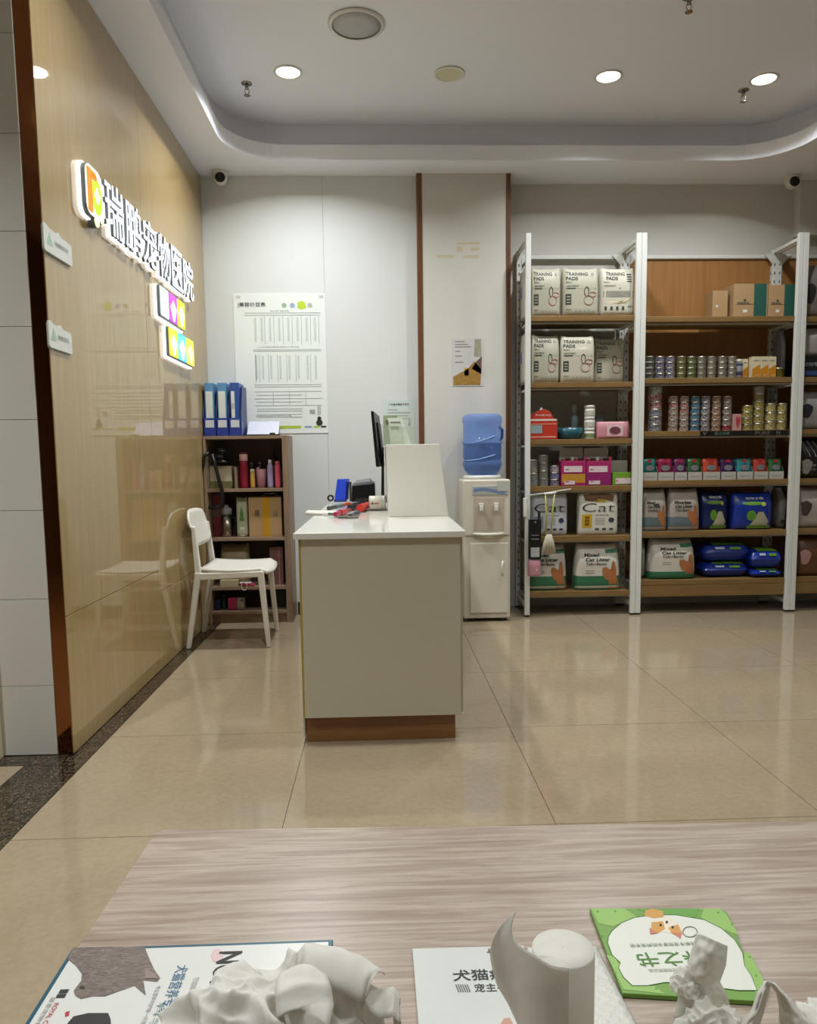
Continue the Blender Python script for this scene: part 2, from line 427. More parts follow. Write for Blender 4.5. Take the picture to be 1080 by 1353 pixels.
MB().lathe([(.001, -.012), (.06, -.011), (.119, -.007), (.119, -.001)], 36, caps=False).build('grille', M('#b4b4b4', .6, bmp=.6, scale=120), t, smooth=True)
for px, py, lb in ((326, 116, 'fire sprinkler head beside the left lit downlight'), (983, 125, 'fire sprinkler head in front of the right lit downlight'), (911, 2, 'fire sprinkler head cut by the top edge of the picture')):
    p = onZ(px, py-6, CEIL)
    t = thing('sprinkler_head', lb, 'sprinkler', (p.x, p.y, CEIL), group='ceiling sprinklers')
    MB().lathe([(.03, 0), (.03, -.004), (.012, -.006)], 16).build('escutcheon', m_steel, t, smooth=True)
    MB().lathe([(.010, -.004), (.010, -.03), (.006, -.034)], 12).build('body', m_steel, t)
    q = MB()
    for s_ in (-1, 1): q.tube([(s_*.009, 0, -.03), (s_*.013, 0, -.045), (s_*.003, 0, -.062)], .0025, 6)
    q.build('frame_arm', m_steel, t); MB().lathe([(.004, -.060), (.018, -.064), (.018, -.066), (.002, -.066)], 14).build('deflector', m_steel, t)
def cctv(px, py, y, lb, ang):
    p = onY(px, py, y)
    t = thing('security_camera', lb, 'camera', (p.x, y, SOF), rz=ang, group='dome security cameras')
    MB().lathe([(.055, 0), (.055, -.012), (.048, -.02)], 28).build('base', m_ring, t, smooth=True)
    MB().lathe([(.047, -.015), (.047, -.035), (.042, -.055), (.03, -.072), (.012, -.082), (.001, -.084)], 28, caps=False).build('housing', m_ring, t, smooth=True)
    MB().lathe([(.030, -.046), (.032, -.052), (.030, -.056), (.001, -.0565)], 24, c=(0, 0, -.05), axis='y').build('lens', m_black, t, smooth=True)
    MB().tube([(.03*math.cos(a), -.046, -.05+.03*math.sin(a)) for a in [2*PI*k/20 for k in range(21)]], .006, 6).build('lens_hood', m_ring, t, smooth=True)
cctv(291, 225, 5.13, 'white dome camera in the corner by the gold wall', .15)
cctv(1047, 232, 5.20, 'white dome camera at the upper right above the shelving', -.15)

# ------------------------------------------------------------------ lit sign on the gold wall
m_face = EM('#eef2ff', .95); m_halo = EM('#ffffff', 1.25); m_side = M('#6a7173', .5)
def onwall(y0, z0, off=0.0):
    return lambda u, v, d: (GX+off+d, y0+u, z0+v)
sgn = thing('hospital_sign', 'white backlit Chinese characters in a row along the gold wall', 'sign', (GX, 4.2, 1.85))
sx = [138, 166, 191, 211, 227, 240, 252]           # left edges of the six characters in the photo
tops = [240, 268, 291, 308, 322, 334, 344]
bots = [311, 331, 347, 362, 375, 386, 390]
zt_ = []; zb_ = []; yy = [onX(a, 300, GX+.03).y for a in sx]
for k in range(7):
    zt_.append(onX(sx[k], tops[k], GX+.03).z); zb_.append(onX(sx[k], bots[k], GX+.03).z)
sz1 = sum(zt_)/7; sz0 = sum(zb_)/7
SIGN_DBG = (yy, zt_, zb_)
cw = (yy[6]-yy[0])/6
BOLD = .007
for k, ch in enumerate('瑞鹏宠物医院'):
    y0 = yy[0]+k*cw+.012; wd = cw-.024; ht = sz1-sz0
    root = text('character', ch, m_side, sgn, onwall(y0, sz0, .028), bold=BOLD, extrude=.025, w=wd, h=ht, world=True)
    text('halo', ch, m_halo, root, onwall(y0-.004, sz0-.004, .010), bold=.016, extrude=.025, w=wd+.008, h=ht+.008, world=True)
    text('face', ch, m_face, root, onwall(y0, sz0, .028+.025*ht+.002), bold=BOLD, w=wd, h=ht, world=True)
def rounded(w_, h_, r, n=6):
    return [(x, y) for x, y in rrect(0, w_, 0, h_, r, n)]
def plate(name, mat, parent, pts, x0, x1, yo, zo):
    return MB().prism(pts, lambda q: (x0, yo+q[0], zo+q[1]), lambda q: (x1, yo+q[0], zo+q[1])).build(name, mat, parent, world=True)
# round-cornered logo box with the letter r, a green disc with a cross and two dots
a = onX(110, 210, GX+.03); b = onX(113, 279, GX+.03); c = onX(136, 250, GX+.03)
ly0, lz1, lz0, lw = a.y, a.z, b.z, c.y-a.y
lh = lz1-lz0
lg = thing('logo_lightbox', 'lit logo box with orange letter and green disc on the gold wall', 'sign', (GX, ly0+lw/2, lz0))
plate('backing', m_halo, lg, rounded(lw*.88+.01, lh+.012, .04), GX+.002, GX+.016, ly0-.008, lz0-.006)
plate('housing', m_side, lg, rounded(lw*.86, lh, .04), GX+.016, GX+.032, ly0, lz0)
fc = plate('face', EM('#fff4e8', 1.0), lg, rounded(lw*.82, lh*.97, .04), GX+.032, GX+.035, ly0+.004, lz0+.004)
orange = EM('#f07a1c', .95); lime = EM('#a8cf1f', .95); mint = EM('#dfeeb8', .9)
plate('letter_stem', orange, lg, rounded(lw*.24, lh*.86, .01), GX+.0352, GX+.038, ly0+lw*.06, lz0+lh*.06)
plate('letter_arm', orange, lg, rounded(lw*.36, lh*.17, .02), GX+.0352, GX+.0375, ly0+lw*.22, lz0+lh*.74)
el = [(lw*.55+lw*.27*math.cos(2*PI*k/28), lh*.46+lh*.36*math.sin(2*PI*k/28)) for k in range(28)]
plate('disc', lime, lg, el, GX+.0352, GX+.037, ly0, lz0)
cw_, chh = lw*.042, lh*.05
cross = [(-cw_, -chh*3), (cw_, -chh*3), (cw_, -chh), (cw_*3, -chh), (cw_*3, chh), (cw_, chh), (cw_, chh*3), (-cw_, chh*3), (-cw_, chh), (-cw_*3, chh), (-cw_*3, -chh), (-cw_, -chh)]
plate('cross', EM('#ffffff', 1.6), lg, [(lw*.55+q[0], lh*.48+q[1]) for q in cross], GX+.0372, GX+.039, ly0, lz0)
for px, py in ((127.5, 287), (133.5, 283)):
    q = onX(px, py+5, GX+.03); r_ = .026
    dt = plate('dot', m_side, lg, [(r_*math.cos(2*PI*k/20), r_*1.05*math.sin(2*PI*k/20)) for k in range(20)], GX+.004, GX+.03, q.y, q.z)
    plate('dot_face', mint, dt, [(r_*.9*math.cos(2*PI*k/20), r_*.95*math.sin(2*PI*k/20)) for k in range(20)], GX+.03, GX+.034, q.y, q.z)
# two boxes of three lit picture tiles
def tilebox(px0, py0, px1, py1t, pyb, cols, label):
    a = onX(px0, py0, GX+.03); b = onX(px0+2, pyb, GX+.03); c = onX(px1, py1t, GX+.03)
    y0, y1, z1, z0 = a.y, c.y, (a.z+c.z)/2, b.z
    t = thing('tile_lightbox', label, 'sign', (GX, (y0+y1)/2, z0), group='coloured sign boxes')
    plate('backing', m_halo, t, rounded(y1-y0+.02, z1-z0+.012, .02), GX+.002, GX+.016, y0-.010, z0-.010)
    plate('housing', m_side, t, rounded(y1-y0, z1-z0, .015), GX+.016, GX+.03, y0, z0)
    d = (y1-y0)/3
    for k, (cc, pic) in enumerate(cols):
        pn = plate('picture_tile', EM(cc, .95), t, rounded(d-.012, z1-z0-.01, .012), GX+.03, GX+.034, y0+k*d+.006, z0+.005)
        if pic:
            h_ = z1-z0; pts = [(d*.5+d*.3*math.cos(s_)*(1+.25*math.sin(3*s_)), h_*(.42+.30*math.sin(s_)*(1+.2*math.cos(4*s_)))) for s_ in [2*PI*j/24 for j in range(24)]]
            plate('picture', EM(pic, 1.1), pn, pts, GX+.0342, GX+.036, y0+k*d, z0)
    return t
tilebox(210, 377, 243, 399, 417, [('#b9c4c8', None), ('#b13fc0', '#f6e4f6'), ('#d7dd22', '#fbfbe6')], 'upper lit sign box with white, purple and yellow tiles')
tilebox(222, 432, 255, 449, 470, [('#e3d62a', '#f7f3c4'), ('#56c6d8', '#d8f2f4'), ('#e8e33a', '#f5f0a8')], 'lower lit sign box with yellow, turquoise and yellow tiles')
# two small white plaques with a cat-ear outline
for px0, py0, px1, py1, pyb, lb in ((57, 292, 95, 330, 338, 'upper small white acrylic plaque on the near end of the gold wall'), (64, 422, 95, 445, 459, 'lower small white acrylic plaque on the near end of the gold wall')):
    a = onX(px0, py0, GX+.01); c = onX(px1, py1, GX+.01); b = onX(px0+2, pyb, GX+.01)
    y0, wd = a.y, c.y-a.y; z1 = a.z; z0 = onX(px1-3, pyb+ (12 if px0 < 60 else 8), GX+.01).z; hh = z1-z0
    pts = [(0, .10*hh), (.02*wd, .03*hh), (.08*wd, 0), (.95*wd, 0), (wd, .05*hh), (wd, .74*hh), (.95*wd, .82*hh), (.62*wd, .84*hh), (.52*wd, .97*hh), (.42*wd, .88*hh), (.22*wd, .90*hh), (.07*wd, hh), (0, .97*hh)]
    t = thing('wall_plaque', lb, 'plaque', (GX, y0+wd/2, z0), group='white wall plaques')
    plate('plate', M('#d9dad3', .25), t, pts, GX+.004, GX+.009, y0, z0)
    plate('edge', M('#8fa08e', .3), t, [(q[0]*.98, q[1]*.97) for q in pts], GX+.001, GX+.004, y0, z0-.004)
    plate('emblem', M('#a9c3ae', .5), t, [(wd*.2+.03*math.cos(2*PI*k/3+PI/2), hh*.45+.03*math.sin(2*PI*k/3+PI/2)) for k in range(3)], GX+.009, GX+.0095, y0, z0)
    text('lettering', '瑞鹏医院', m_prtg, t, onwall(y0+wd*.36, z0+hh*.38, .0097), w=wd*.5, h=hh*.18, world=True)

# ------------------------------------------------------------------ papers on the walls
def camface(x0, z0, y):
    return lambda u, v, d: (x0+u, y-d, z0+v)
a = onY(308, 388, BW); b = onY(434, 572, BW)
x0, x1, z1, z0 = a.x, b.x, a.z, b.z
t = thing('price_poster', 'large white grooming price list poster pinned above the bookcase', 'poster', ((x0+x1)/2, BW, z0))
BX('sheet', M('#e6ebe6', .18, var=.01), x0, x1, BW-.004, BW-.0005, z0, z1, t)
W_, H_ = x1-x0, z1-z0
yF = BW-.0045
def pbar(parent, name, mat, u0, u1, v0, v1, yy_=None):
    y_ = yF if yy_ is None else yy_
    return MB().box(x0+u0*W_, x0+u1*W_, y_-.0006, y_, z0+v0*H_, z0+v1*H_).build(name, mat, parent, world=True)
text('title', '|美容价目表', m_prt, t, camface(x0+.05*W_, z0+.90*H_, yF-.0003), bold=.015, w=.30*W_, h=.038*H_, world=True)
grey = M('#9aa6a2', .6); lgreen = M('#a9c23a', .5); pg = M('#7c8480', .6)
for u in (.33, .43, .53, .63, .73, .83, .92): pbar(t, 'table_rule', grey, u, u+.005, .64, .84)
for u in (.22, .26, .36, .46, .56, .66, .82): pbar(t, 'table_rule', grey, u, u+.005, .37, .57)
for v in (.86, .845, .60, .59, .35, .335, .30, .25, .2): pbar(t, 'table_rule', grey, .2 if v < .7 else .12, .94, v, v+.0035)
for u in (.4, .58, .76): pbar(t, 'table_rule', grey, u, u+.005, .2, .30)
text('small_print', '单次 洗护 造型 药浴', pg, t, camface(x0+.40*W_, z0+.87*H_, yF-.0003), w=.2*W_, h=.012*H_, world=True)
text('small_print', '以上价格仅供参考 具体以门店为准', pg, t, camface(x0+.25*W_, z0+.615*H_, yF-.0003), w=.45*W_, h=.012*H_, world=True)
text('small_print', '体重超出部分另行计费', pg, t, camface(x0+.2*W_, z0+.12*H_, yF-.0003), w=.4*W_, h=.012*H_, world=True)
for u, c in ((.55, '#8fae8f'), (.64, '#93a8c9'), (.74, '#b8cf2f'), (.83, '#b0b6b0')):
    mb = MB(); r_ = .028 if c == '#b8cf2f' else .016
    mb.prism([(x0+u*W_+r_*math.cos(2*PI*k/12)*(1+.3*math.sin(3*k)), z0+.915*H_+r_*math.sin(2*PI*k/12)) for k in range(12)], lambda q: (q[0], yF-.0006, q[1]), lambda q: (q[0], yF, q[1])).build('motif', M(c, .5), t, world=True)
for u in (.22, .29, .38, .48, .58, .68, .78, .87):
    for v0_, v1_ in ((.66, .83), (.39, .56)): pbar(t, 'price_column', M('#c4cec9', .5, var=.25, scale=160), u, u+.022, v0_, v1_)
for v in (.115, .135, .16, .175, .225, .275): pbar(t, 'print_line', M('#b3bdb8', .5, var=.3, scale=120), .22, .72, v, v+.006)
pbar(t, 'green_bar', lgreen, .46, .70, .035, .055); pbar(t, 'blue_mark', M('#8b97c4', .5), .74, .82, .04, .052); pbar(t, 'green_mark', lgreen, .84, .90, .04, .052); pbar(t, 'dark_mark', m_prt, .92, .98, .04, .052)
for vv, rr in ((.075, .022), (.105, .014)):
    MB().prism([(x0+.905*W_+rr*math.cos(2*PI*k/14), z0+vv*H_+rr*math.sin(2*PI*k/14)) for k in range(14)], lambda q: (q[0], yF-.0008, q[1]), lambda q: (q[0], yF, q[1])).build('dog_print', m_prt, t, world=True)
pbar(t, 'photo_print', grey, .80, .86, .14, .17); pbar(t, 'photo_print', M('#b9c0b8', .5), .885, .925, .13, .20)
for uu in (.03, .93): pbar(t, 'tape', M('#c9d0cd', .2), uu, uu+.05, .965, .985)
# notice behind the desk
a = onY(506, 528, BW); b = onY(549, 592, BW)
t = thing('wall_notice', 'pale green printed notice taped to the wall behind the monitor', 'notice', ((a.x+b.x)/2, BW, b.z))
BX('sheet', M('#cbd8d2', .4, var=.02), a.x, b.x, BW-.003, BW-.0005, b.z, a.z, t)
W2, H2 = b.x-a.x, a.z-b.z
text('heading', '广东省动物诊疗许可', m_prt, t, camface(a.x+.18*W2, b.z+.87*H2, BW-.0034), bold=.02, w=.64*W2, h=.05*H2, world=True)
for k, (v, u1) in enumerate(((.78, .45), (.72, .85), (.66, .8), (.60, .85), (.54, .6))):
    MB().box(a.x+.15*W2, a.x+u1*W2, BW-.0036, BW-.003, b.z+v*H2, b.z+(v+.015)*H2).build('print_line', m_prtg, t, world=True)
MB().prism([(a.x+W2*(.82+.04*q[0]), b.z+H2*(.45+.14*q[1])) for q in ((-1, 0), (1, 0), (1, .4), (.4, .5), (.4, 1), (-.4, 1), (-.4, .5), (-1, .4))], lambda q: (q[0], BW-.0036, q[1]), lambda q: (q[0], BW-.003, q[1])).build('figure_print', m_prtg, t, world=True)
# leaflet on the column
a = onY(598, 447, COLY); b = onY(639, 510, COLY)
t = thing('column_leaflet', 'small leaflet with a photo of golden food taped to the column', 'leaflet', ((a.x+b.x)/2, COLY, b.z))
W3, H3 = b.x-a.x, a.z-b.z
BX('sheet', M('#c9c9c6', .35, var=.02), a.x, b.x, COLY-.003, COLY-.0005, b.z, a.z, t)
def lf(name, mat, pts):
    return MB().prism([(a.x+W3*q[0], b.z+H3*q[1]) for q in pts], lambda q: (q[0], COLY-.0038, q[1]), lambda q: (q[0], COLY-.003, q[1])).build(name, mat, t, world=True)
lf('photo_print', M('#a07a3a', .4, var=.5, scale=60), [(.02, .02), (.9, .02), (.93, .35), (.7, .52), (.5, .36), (.02, .20)])
lf('photo_print', M('#6b5345', .4, var=.4, scale=60), [(.62, .36), (.93, .25), (.95, .62), (.75, .5)])
lf('photo_print', M('#9c9c86', .4, var=.4, scale=60), [(.7, .62), (.93, .6), (.93, .98), (.72, .98)])
lf('product_print', M('#c09a30', .4), [(.38, .22), (.52, .22), (.52, .38), (.38, .38)])
for v, u1 in ((.92, .4), (.86, .5), (.81, .6), (.72, .25), (.62, .3), (.49, .35)): lf('print_line', m_prtg, [(.08, v), (u1, v), (u1, v+.02), (.08, v+.02)])
for pa, ya, pb, yb_ in ((577, 337, 600, 341), (604, 320, 634, 323), (604, 326, 612, 333), (622, 327, 634, 331), (612, 337, 633, 341)):
    a = onY(pa, ya, COLY); b = onY(pb, yb_, COLY); BX('tape_residue', M('#c6bda0', .7, var=.1), a.x, b.x, COLY-.0006, COLY+.0005, b.z, a.z, bpy.data.objects['wall_column'])

# ------------------------------------------------------------------ bookcase
FY = 4.95
bz = [onY(300, y, FY).z for y in (576, 646, 711, 776, 808)]
bx0, bx1 = GX+.004, onY(384, 700, FY).x
bc = thing('bookcase', 'brown wooden bookcase with open compartments against the rear wall', 'bookcase', ((bx0+bx1)/2, (FY+BW)/2, 0))
BX('side_panel', m_casez, bx0, bx0+.018, FY, BW-.002, 0, bz[0], bc, .001); BX('side_panel', m_casez, bx1-.04, bx1, FY, BW-.002, 0, bz[0], bc, .001)
BX('top_panel', m_case, bx0+.018, bx1-.04, FY, BW-.002, bz[0]-.02, bz[0], bc, .001)
for z in bz[1:]: BX('shelf', m_case, bx0+.018, bx1-.04, FY+.004, BW-.012, z-.02, z, bc, .001)
BX('back_panel', M('#4a3a2c', .7), bx0+.018, bx1-.04, BW-.012, BW-.002, 0, bz[0]-.02, bc)
BX('kick_board', m_case, bx0+.018, bx1-.04, FY+.02, FY+.035, 0, bz[4]-.02, bc)
BX('divider', m_casez, onY(310, 660, FY).x, onY(310, 660, FY).x+.012, FY+.03, BW-.012, bz[1], onY(310, 617, FY).z, bc)
in0, in1 = bx0+.018, bx1-.04
# ---- helpers for bottles, boxes
def bx_px(pxa, pya, pxb, pyb, Y):
    a = onY(pxa, pya, Y); b = onY(pxb, pyb, Y); return a.x, b.x, b.z, a.z
class Prod:
    """a package with a front that prints can follow; s runs -1..1 across, t 0..1 up"""
    def __init__(s, name, label, cat, x0, x1, z0, z1, yf, d, group=None, rz=0):
        s.w, s.h, s.d = x1-x0, z1-z0, d
        s.t = thing(name, label, cat, ((x0+x1)/2, yf+d/2, z0), rz, group)
    def S(s, u, v, off=0): return (u*s.w/2, -s.d/2-off, v*s.h)
    def patch(s, name, mat, u0, u1, v0, v1, off=.001, nu=1, nv=1, parent=None):
        return MB().grid(lambda i, j: s.S(u0+(u1-u0)*i, v0+(v1-v0)*j, off), nu, nv).build(name, mat, parent or s.t, smooth=nu > 1)
    def poly(s, name, mat, pts, off=.0015):
        cu = sum(q[0] for q in pts)/len(pts); cv = sum(q[1] for q in pts)/len(pts)
        mb = MB(); n = len(pts); vs = []
        for k in (1, .66, .33): vs += [s.S(cu+(q[0]-cu)*k, cv+(q[1]-cv)*k, off) for q in pts]
        vs.append(s.S(cu, cv, off))
        fs = [(r*n+i, r*n+(i+1) % n, (r+1)*n+(i+1) % n, (r+1)*n+i) for r in range(2) for i in range(n)]+[(2*n+i, 2*n+(i+1) % n, 3*n) for i in range(n)]
        return mb.add(vs, fs).build(name, mat, s.t, smooth=True)
    def txt(s, name, st, mat, u0, v0, wu, hv, off=.002, bold=.01, slant=0):
        return text(name, st, mat, s.t, lambda u, v, d: s.S(u0+(u+slant*v)*2/s.w, v0+v/s.h, off), bold=bold, w=wu*s.w/2, h=hv*s.h)
class Box(Prod):
    def __init__(s, *a, mat=None, bevel=.002, **k):
        super().__init__(*a, **k)
        MB().box(-s.w/2, s.w/2, -s.d/2, s.d/2, 0, s.h).build('body', mat, s.t, bevel=bevel)
class Bag(Prod):
    def __init__(s, *a, mat=None, top=.16, ears=0, low=.85, p=4, taper=0, **k):
        super().__init__(*a, **k); s.taper = taper; s.topk, s.low, s.ears, s.p = top, low, ears, p
        nu, nv = 10, 12
        mb = MB(); vs = []
        ring = s.ring = [math.sin(PI/2*(-1+2*i/nu)) for i in range(nu+1)]
        for j in range(nv+1):
            v = j/nv
            vs += [s.S(u, v) for u in ring]+[s.B(u, v) for u in ring[::-1][1:-1]]
        m = 2*nu
        fs = [(j*m+i, j*m+(i+1) % m, (j+1)*m+(i+1) % m, (j+1)*m+i) for j in range(nv) for i in range(m)]
        fs += [tuple(range(m))[::-1], tuple(nv*m+i for i in range(m))]
        s.body = mb.add(vs, fs).build('body', mat, s.t, smooth=True)
    def band(s, name, mat, v0, v1, off=.0015, nv=2):
        mb = MB(); R_ = s.ring; n_ = len(R_)
        return mb.add([s.S(u, v0+(v1-v0)*j/nv, off) for j in range(nv+1) for u in R_], [(j*n_+i, j*n_+i+1, (j+1)*n_+i+1, (j+1)*n_+i) for j in range(nv) for i in range(n_-1)]).build(name, mat, s.t, smooth=True)
    def prof(s, v):
        b = s.d/2*(s.low+(1-s.low)*math.sin(PI*min(1, v*1.6)/1.0*.5))
        if v > .62: b *= s.topk+(1-s.topk)*math.cos((v-.62)/.38*PI/2)
        if v < .06: b *= .80+.20*v/.06
        return b
    def zz(s, u, v): return s.h*(v*(1-.06*s.ears)+s.ears*(abs(u)**3)*max(0, v-.8)/.2*.06)
    def xx(s, u, v): return u*s.w/2*(1-s.taper*v**1.5-(.03*(v-.9)/.1 if v > .9 else 0))
    def S(s, u, v, off=0):
        c = max(0, 1-abs(u)**s.p)**(1/s.p)
        return (s.xx(u, v), -s.prof(v)*c-off, s.zz(u, v))
    def B(s, u, v):
        c = max(0, 1-abs(u)**s.p)**(1/s.p); return (s.xx(u, v), s.prof(v)*c, s.zz(u, v))
def bottle(name, label, cat, pxa, pya, pxb, pyb, Y, mat, capmat, capk=.2, neck=.6, group=None, band=None):
    x0, x1, z0, z1 = bx_px(pxa, pya, pxb, pyb, Y); return bottle_w(name, label, cat, (x0+x1)/2, Y+(x1-x0)/2, z0, (x1-x0)/2, z1-z0, mat, capmat, capk, neck, group, band)
def bottle_w(name, label, cat, x, y, z, r, h, mat, capmat, capk=.2, neck=.6, group=None, band=None):
    t = thing(name, label, cat, (x, y, z), group=group)
    MB().lathe([(r*.9, 0), (r, .01*1), (r, h*(1-capk)*.86), (r*.92, h*(1-capk)*.92), (r*neck, h*(1-capk))], 20).build('body', mat, t, smooth=True)
    MB().lathe([(r*neck*1.02, h*(1-capk)), (r*neck*1.02, h*.97), (r*neck*.9, h)], 20).build('cap', capmat, t, smooth=True)
    if band: MB().lathe([(r*1.006, h*.15), (r*1.006, h*.15+h*band[1])], 20, caps=False).build('label_band', band[0], t, smooth=True)
    return t
# on top: blue file organiser with three binders, and a clipboard of papers
a = onY(262, 506, 5.0); b = onY(320, 570, 5.0)
zt0 = bz[0]+.0008
fo0, fo1 = bx0+.002, b.x
h_ = a.z-zt0
fo = thing('file_organiser', 'blue plastic magazine file rack on top of the bookcase', 'file rack', ((fo0+fo1)/2, 5.08, zt0))
mblue = M('#2c3f8f', .35); sblue = M('#27366f', .35)
BX('base_front', mblue, fo0, fo1, FY+.03, FY+.04, zt0, zt0+h_*.34, fo, .002)
pw = (fo1-fo0)/3
for k in range(4):
    xk = fo0+k*pw*.985
    MB().prism([(FY+.03, zt0), (BW-.01, zt0), (BW-.01, zt0+h_*.95), (FY+.10, zt0+h_*.93), (FY+.03, zt0+h_*.36)], lambda q: (xk, q[0], q[1]), lambda q: (xk+.006, q[0], q[1])).build('partition', sblue, fo, world=True)
for k in range(3):
    BX('label_card', M('#c8ccd2', .5), fo0+k*pw+pw*.18, fo0+k*pw+pw*.85, FY+.0285, FY+.0298, zt0+h_*.16, zt0+h_*.3, fo)
for k in range(3):
    xk = fo0+k*pw+.012; wk = pw-.024
    bd = thing('ring_binder', 'pale ring binder in the blue rack, %s from the gold wall' % ordinal(k), 'binder', (xk+wk/2, 5.1, zt0+.004), group='binders in the blue rack')
    BX('cover', M('#5b8fb8' if k < 2 else '#2f4f96', .4), xk, xk+wk, FY+.045, BW-.015, zt0+.004, zt0+h_, bd, .003)
    BX('spine_label', M('#d6d9d4', .5), xk+wk*.12, xk+wk*(.88 if k < 2 else .5), FY+.0435, FY+.0452, zt0+h_*.05, zt0+h_*.84, bd)
    if k == 2: text('lettering', '化验单', m_prt, bd, camface(xk+wk*.15, zt0+h_*.5, FY+.0433), w=wk*.3, h=h_*.12, world=True)
x0, x1, z0, z1 = bx_px(323, 548, 366, 574, 5.0)
t = thing('clipboard', 'pale papers on a clipboard leaning above the bookcase against the poster', 'clipboard', ((x0+x1)/2, 5.1, zt0))
MB().hexa([(x0, 5.06, zt0), (x1, 5.06, zt0), (x1, 5.075, zt0), (x0, 5.075, zt0)], [(x0, 5.165, zt0+.10), (x1, 5.165, zt0+.10), (x1, 5.18, zt0+.10), (x0, 5.18, zt0+.10)]).build('paper_stack', M('#c9ccdc', .4), t, world=True)
MB().hexa([(x0-.01, 5.03, zt0), (x1+.01, 5.03, zt0), (x1+.01, 5.075, zt0), (x0-.01, 5.075, zt0)], [(x0-.01, 5.03, zt0+.01), (x1+.01, 5.03, zt0+.01), (x1+.01, 5.075, zt0+.01), (x0-.01, 5.075, zt0+.01)]).build('board_edge', m_dark, t, world=True)
BX('clip', m_steel, x1-.05, x1-.015, 5.02, 5.03, zt0, zt0+.02, t, .002)
# first compartment
z = bz[1]+.0008; Y = 5.02
x0, x1, _, z1 = bx_px(270, 616, 307, 643, Y)
b_ = Box('storage_box', 'cream storage box behind the hanging black hose', 'box', max(x0, in0+.004), x1, z, z1, Y, .14, mat=M('#b7ad92', .6)); b_.patch('lower_band', M('#6d6a3f', .6), -1, 1, 0, .32)
t = bottle('tumbler', 'crimson patterned tumbler with a pale lid in the bookcase', 'tumbler', 314.5, 596, 328, 641, Y, M('#8e1530', .35, var=.35, scale=50), M('#d8a9a6', .5), .2, .92)
q = wloc(t); t.location.z = z
MB().tube([(-.026, 0, .205), (-.018, 0, .232), (.018, 0, .232), (.026, 0, .205)], .004, 6).build('handle', M('#8e1530', .4), t)
for (pa, ya, pb, yb_, Yc, c1, c2, nm, lb, ck, nk) in (
        (329.5, 616, 337, 641, 5.02, '#c59a4e', '#d6cfb0', 'lotion_bottle', 'small yellow bottle beside the crimson tumbler', .12, .9),
        (352, 604, 361, 641, 5.02, '#a79ac4', '#d8d3d6', 'spray_bottle', 'lavender bottle with a white cap in the bookcase', .14, .6),
        (362, 606, 371, 641, 5.02, '#d0566f', '#d86f80', 'spray_bottle', 'pink bottle with a pink cap at the right of the bookcase', .12, .75),
        (357, 590, 366, 641, 5.12, '#2a2326', '#2f282a', 'pump_bottle', 'tall dark bottle behind the lavender and pink ones', .2, .5),
        (328, 608, 336, 641, 5.12, '#201a18', '#5f5a55', 'pump_bottle', 'dark bottle behind the yellow one in the bookcase', .1, .8),
        (339, 608, 347, 641, 5.12, '#201a18', '#5f5a55', 'pump_bottle', 'dark bottle behind the pink tub in the bookcase', .1, .8)):
    t = bottle(nm, lb, 'bottle', pa, ya, pb, yb_, Yc, M(c1, .35, var=.2, scale=40), M(c2, .4), ck, nk, 'bottles in the bookcase'); t.location.z = z
x0, x1, _, z1 = bx_px(336, 620, 351, 641, Y)
t = thing('plastic_tub', 'pink plastic tub between the yellow and lavender bottles', 'tub', ((x0+x1)/2, Y+.06, z))
MB().lathe([((x1-x0)*.44, 0), ((x1-x0)*.5, z1-z), ((x1-x0)*.46, z1-z), ((x1-x0)*.4, .004)], 24).build('body', M('#c98f9a', .5), t, smooth=True)
MB().lathe([(.008, 0), (.012, .006), (.003, .012)], 12, c=(-.02, 0, z1-z)).build('knob', M('#d6b9b9', .5), t, smooth=True)
# hanging black dryer hose
t = thing('dryer_hose', 'black flexible hose bundle hanging in the left of the bookcase', 'hose', (in0+.06, 5.0, bz[2]))
MB().tube([onY(x, y, 4.934) for x, y in ((276, 598), (270, 603), (266, 622), (265, 650), (266, 680), (268, 700))], .012, 8).build('hose', m_black, t, smooth=True, world=True)
MB().tube([onY(x, y, 4.933) for x, y in ((280, 600), (284, 612), (289, 632), (294, 650), (294, 664), (286, 672), (276, 670))], .012, 8).build('hose', m_black, t, smooth=True, world=True)
mb = MB()
for j in range(9):
    r_ = .035+.012*math.sin(j*1.7); p_ = onY(292+2*math.sin(j), 594+j*2.0, 5.01); mb.lathe([(r_*.7, -.008), (r_, 0), (r_*.7, .008)], 14, c=p_)
mb.build('nozzle', M('#121316', .35), t, smooth=True, world=True)
# second compartment
z = bz[2]+.0008
x0, x1, _, z1 = bx_px(276, 648, 297, 708, 5.06)
zb1 = z+(z1-z)*.42
b_ = Box('carton', 'dark red carton standing low behind the steel thermos', 'box', max(x0-.03, in0+.004), x1, z, zb1, 5.06, .1, mat=M('#6a1f22', .6))
b_ = Box('carton', 'dark red and grey carton stacked on the red one in the bookcase', 'box', max(x0, in0+.004), x1+.005, zb1+.001, min(z1, bz[1]-.03), 5.06, .1, mat=M('#5c3a38', .6)); b_.patch('stripe', M('#7c2328', .6), -.8, .8, .55, .85)
x0, x1, _, z1 = bx_px(290, 668, 306, 708, 5.0)
t = thing('thermos_mug', 'brushed steel thermos mug with handle in the bookcase', 'mug', ((x0+x1)/2, 5.0+.045, z))
r_ = (x1-x0)/2; hh = z1-z
MB().lathe([(r_*.92, 0), (r_, .006), (r_, hh*.70)], 24).build('body', m_steel, t, smooth=True)
MB().lathe([(r_*.98, hh*.70), (r_*.98, hh*.86), (r_*.9, hh*.9), (r_*.45, hh*.92), (r_*.4, hh)], 24).build('lid', M('#8f8f8c', .4), t, smooth=True)
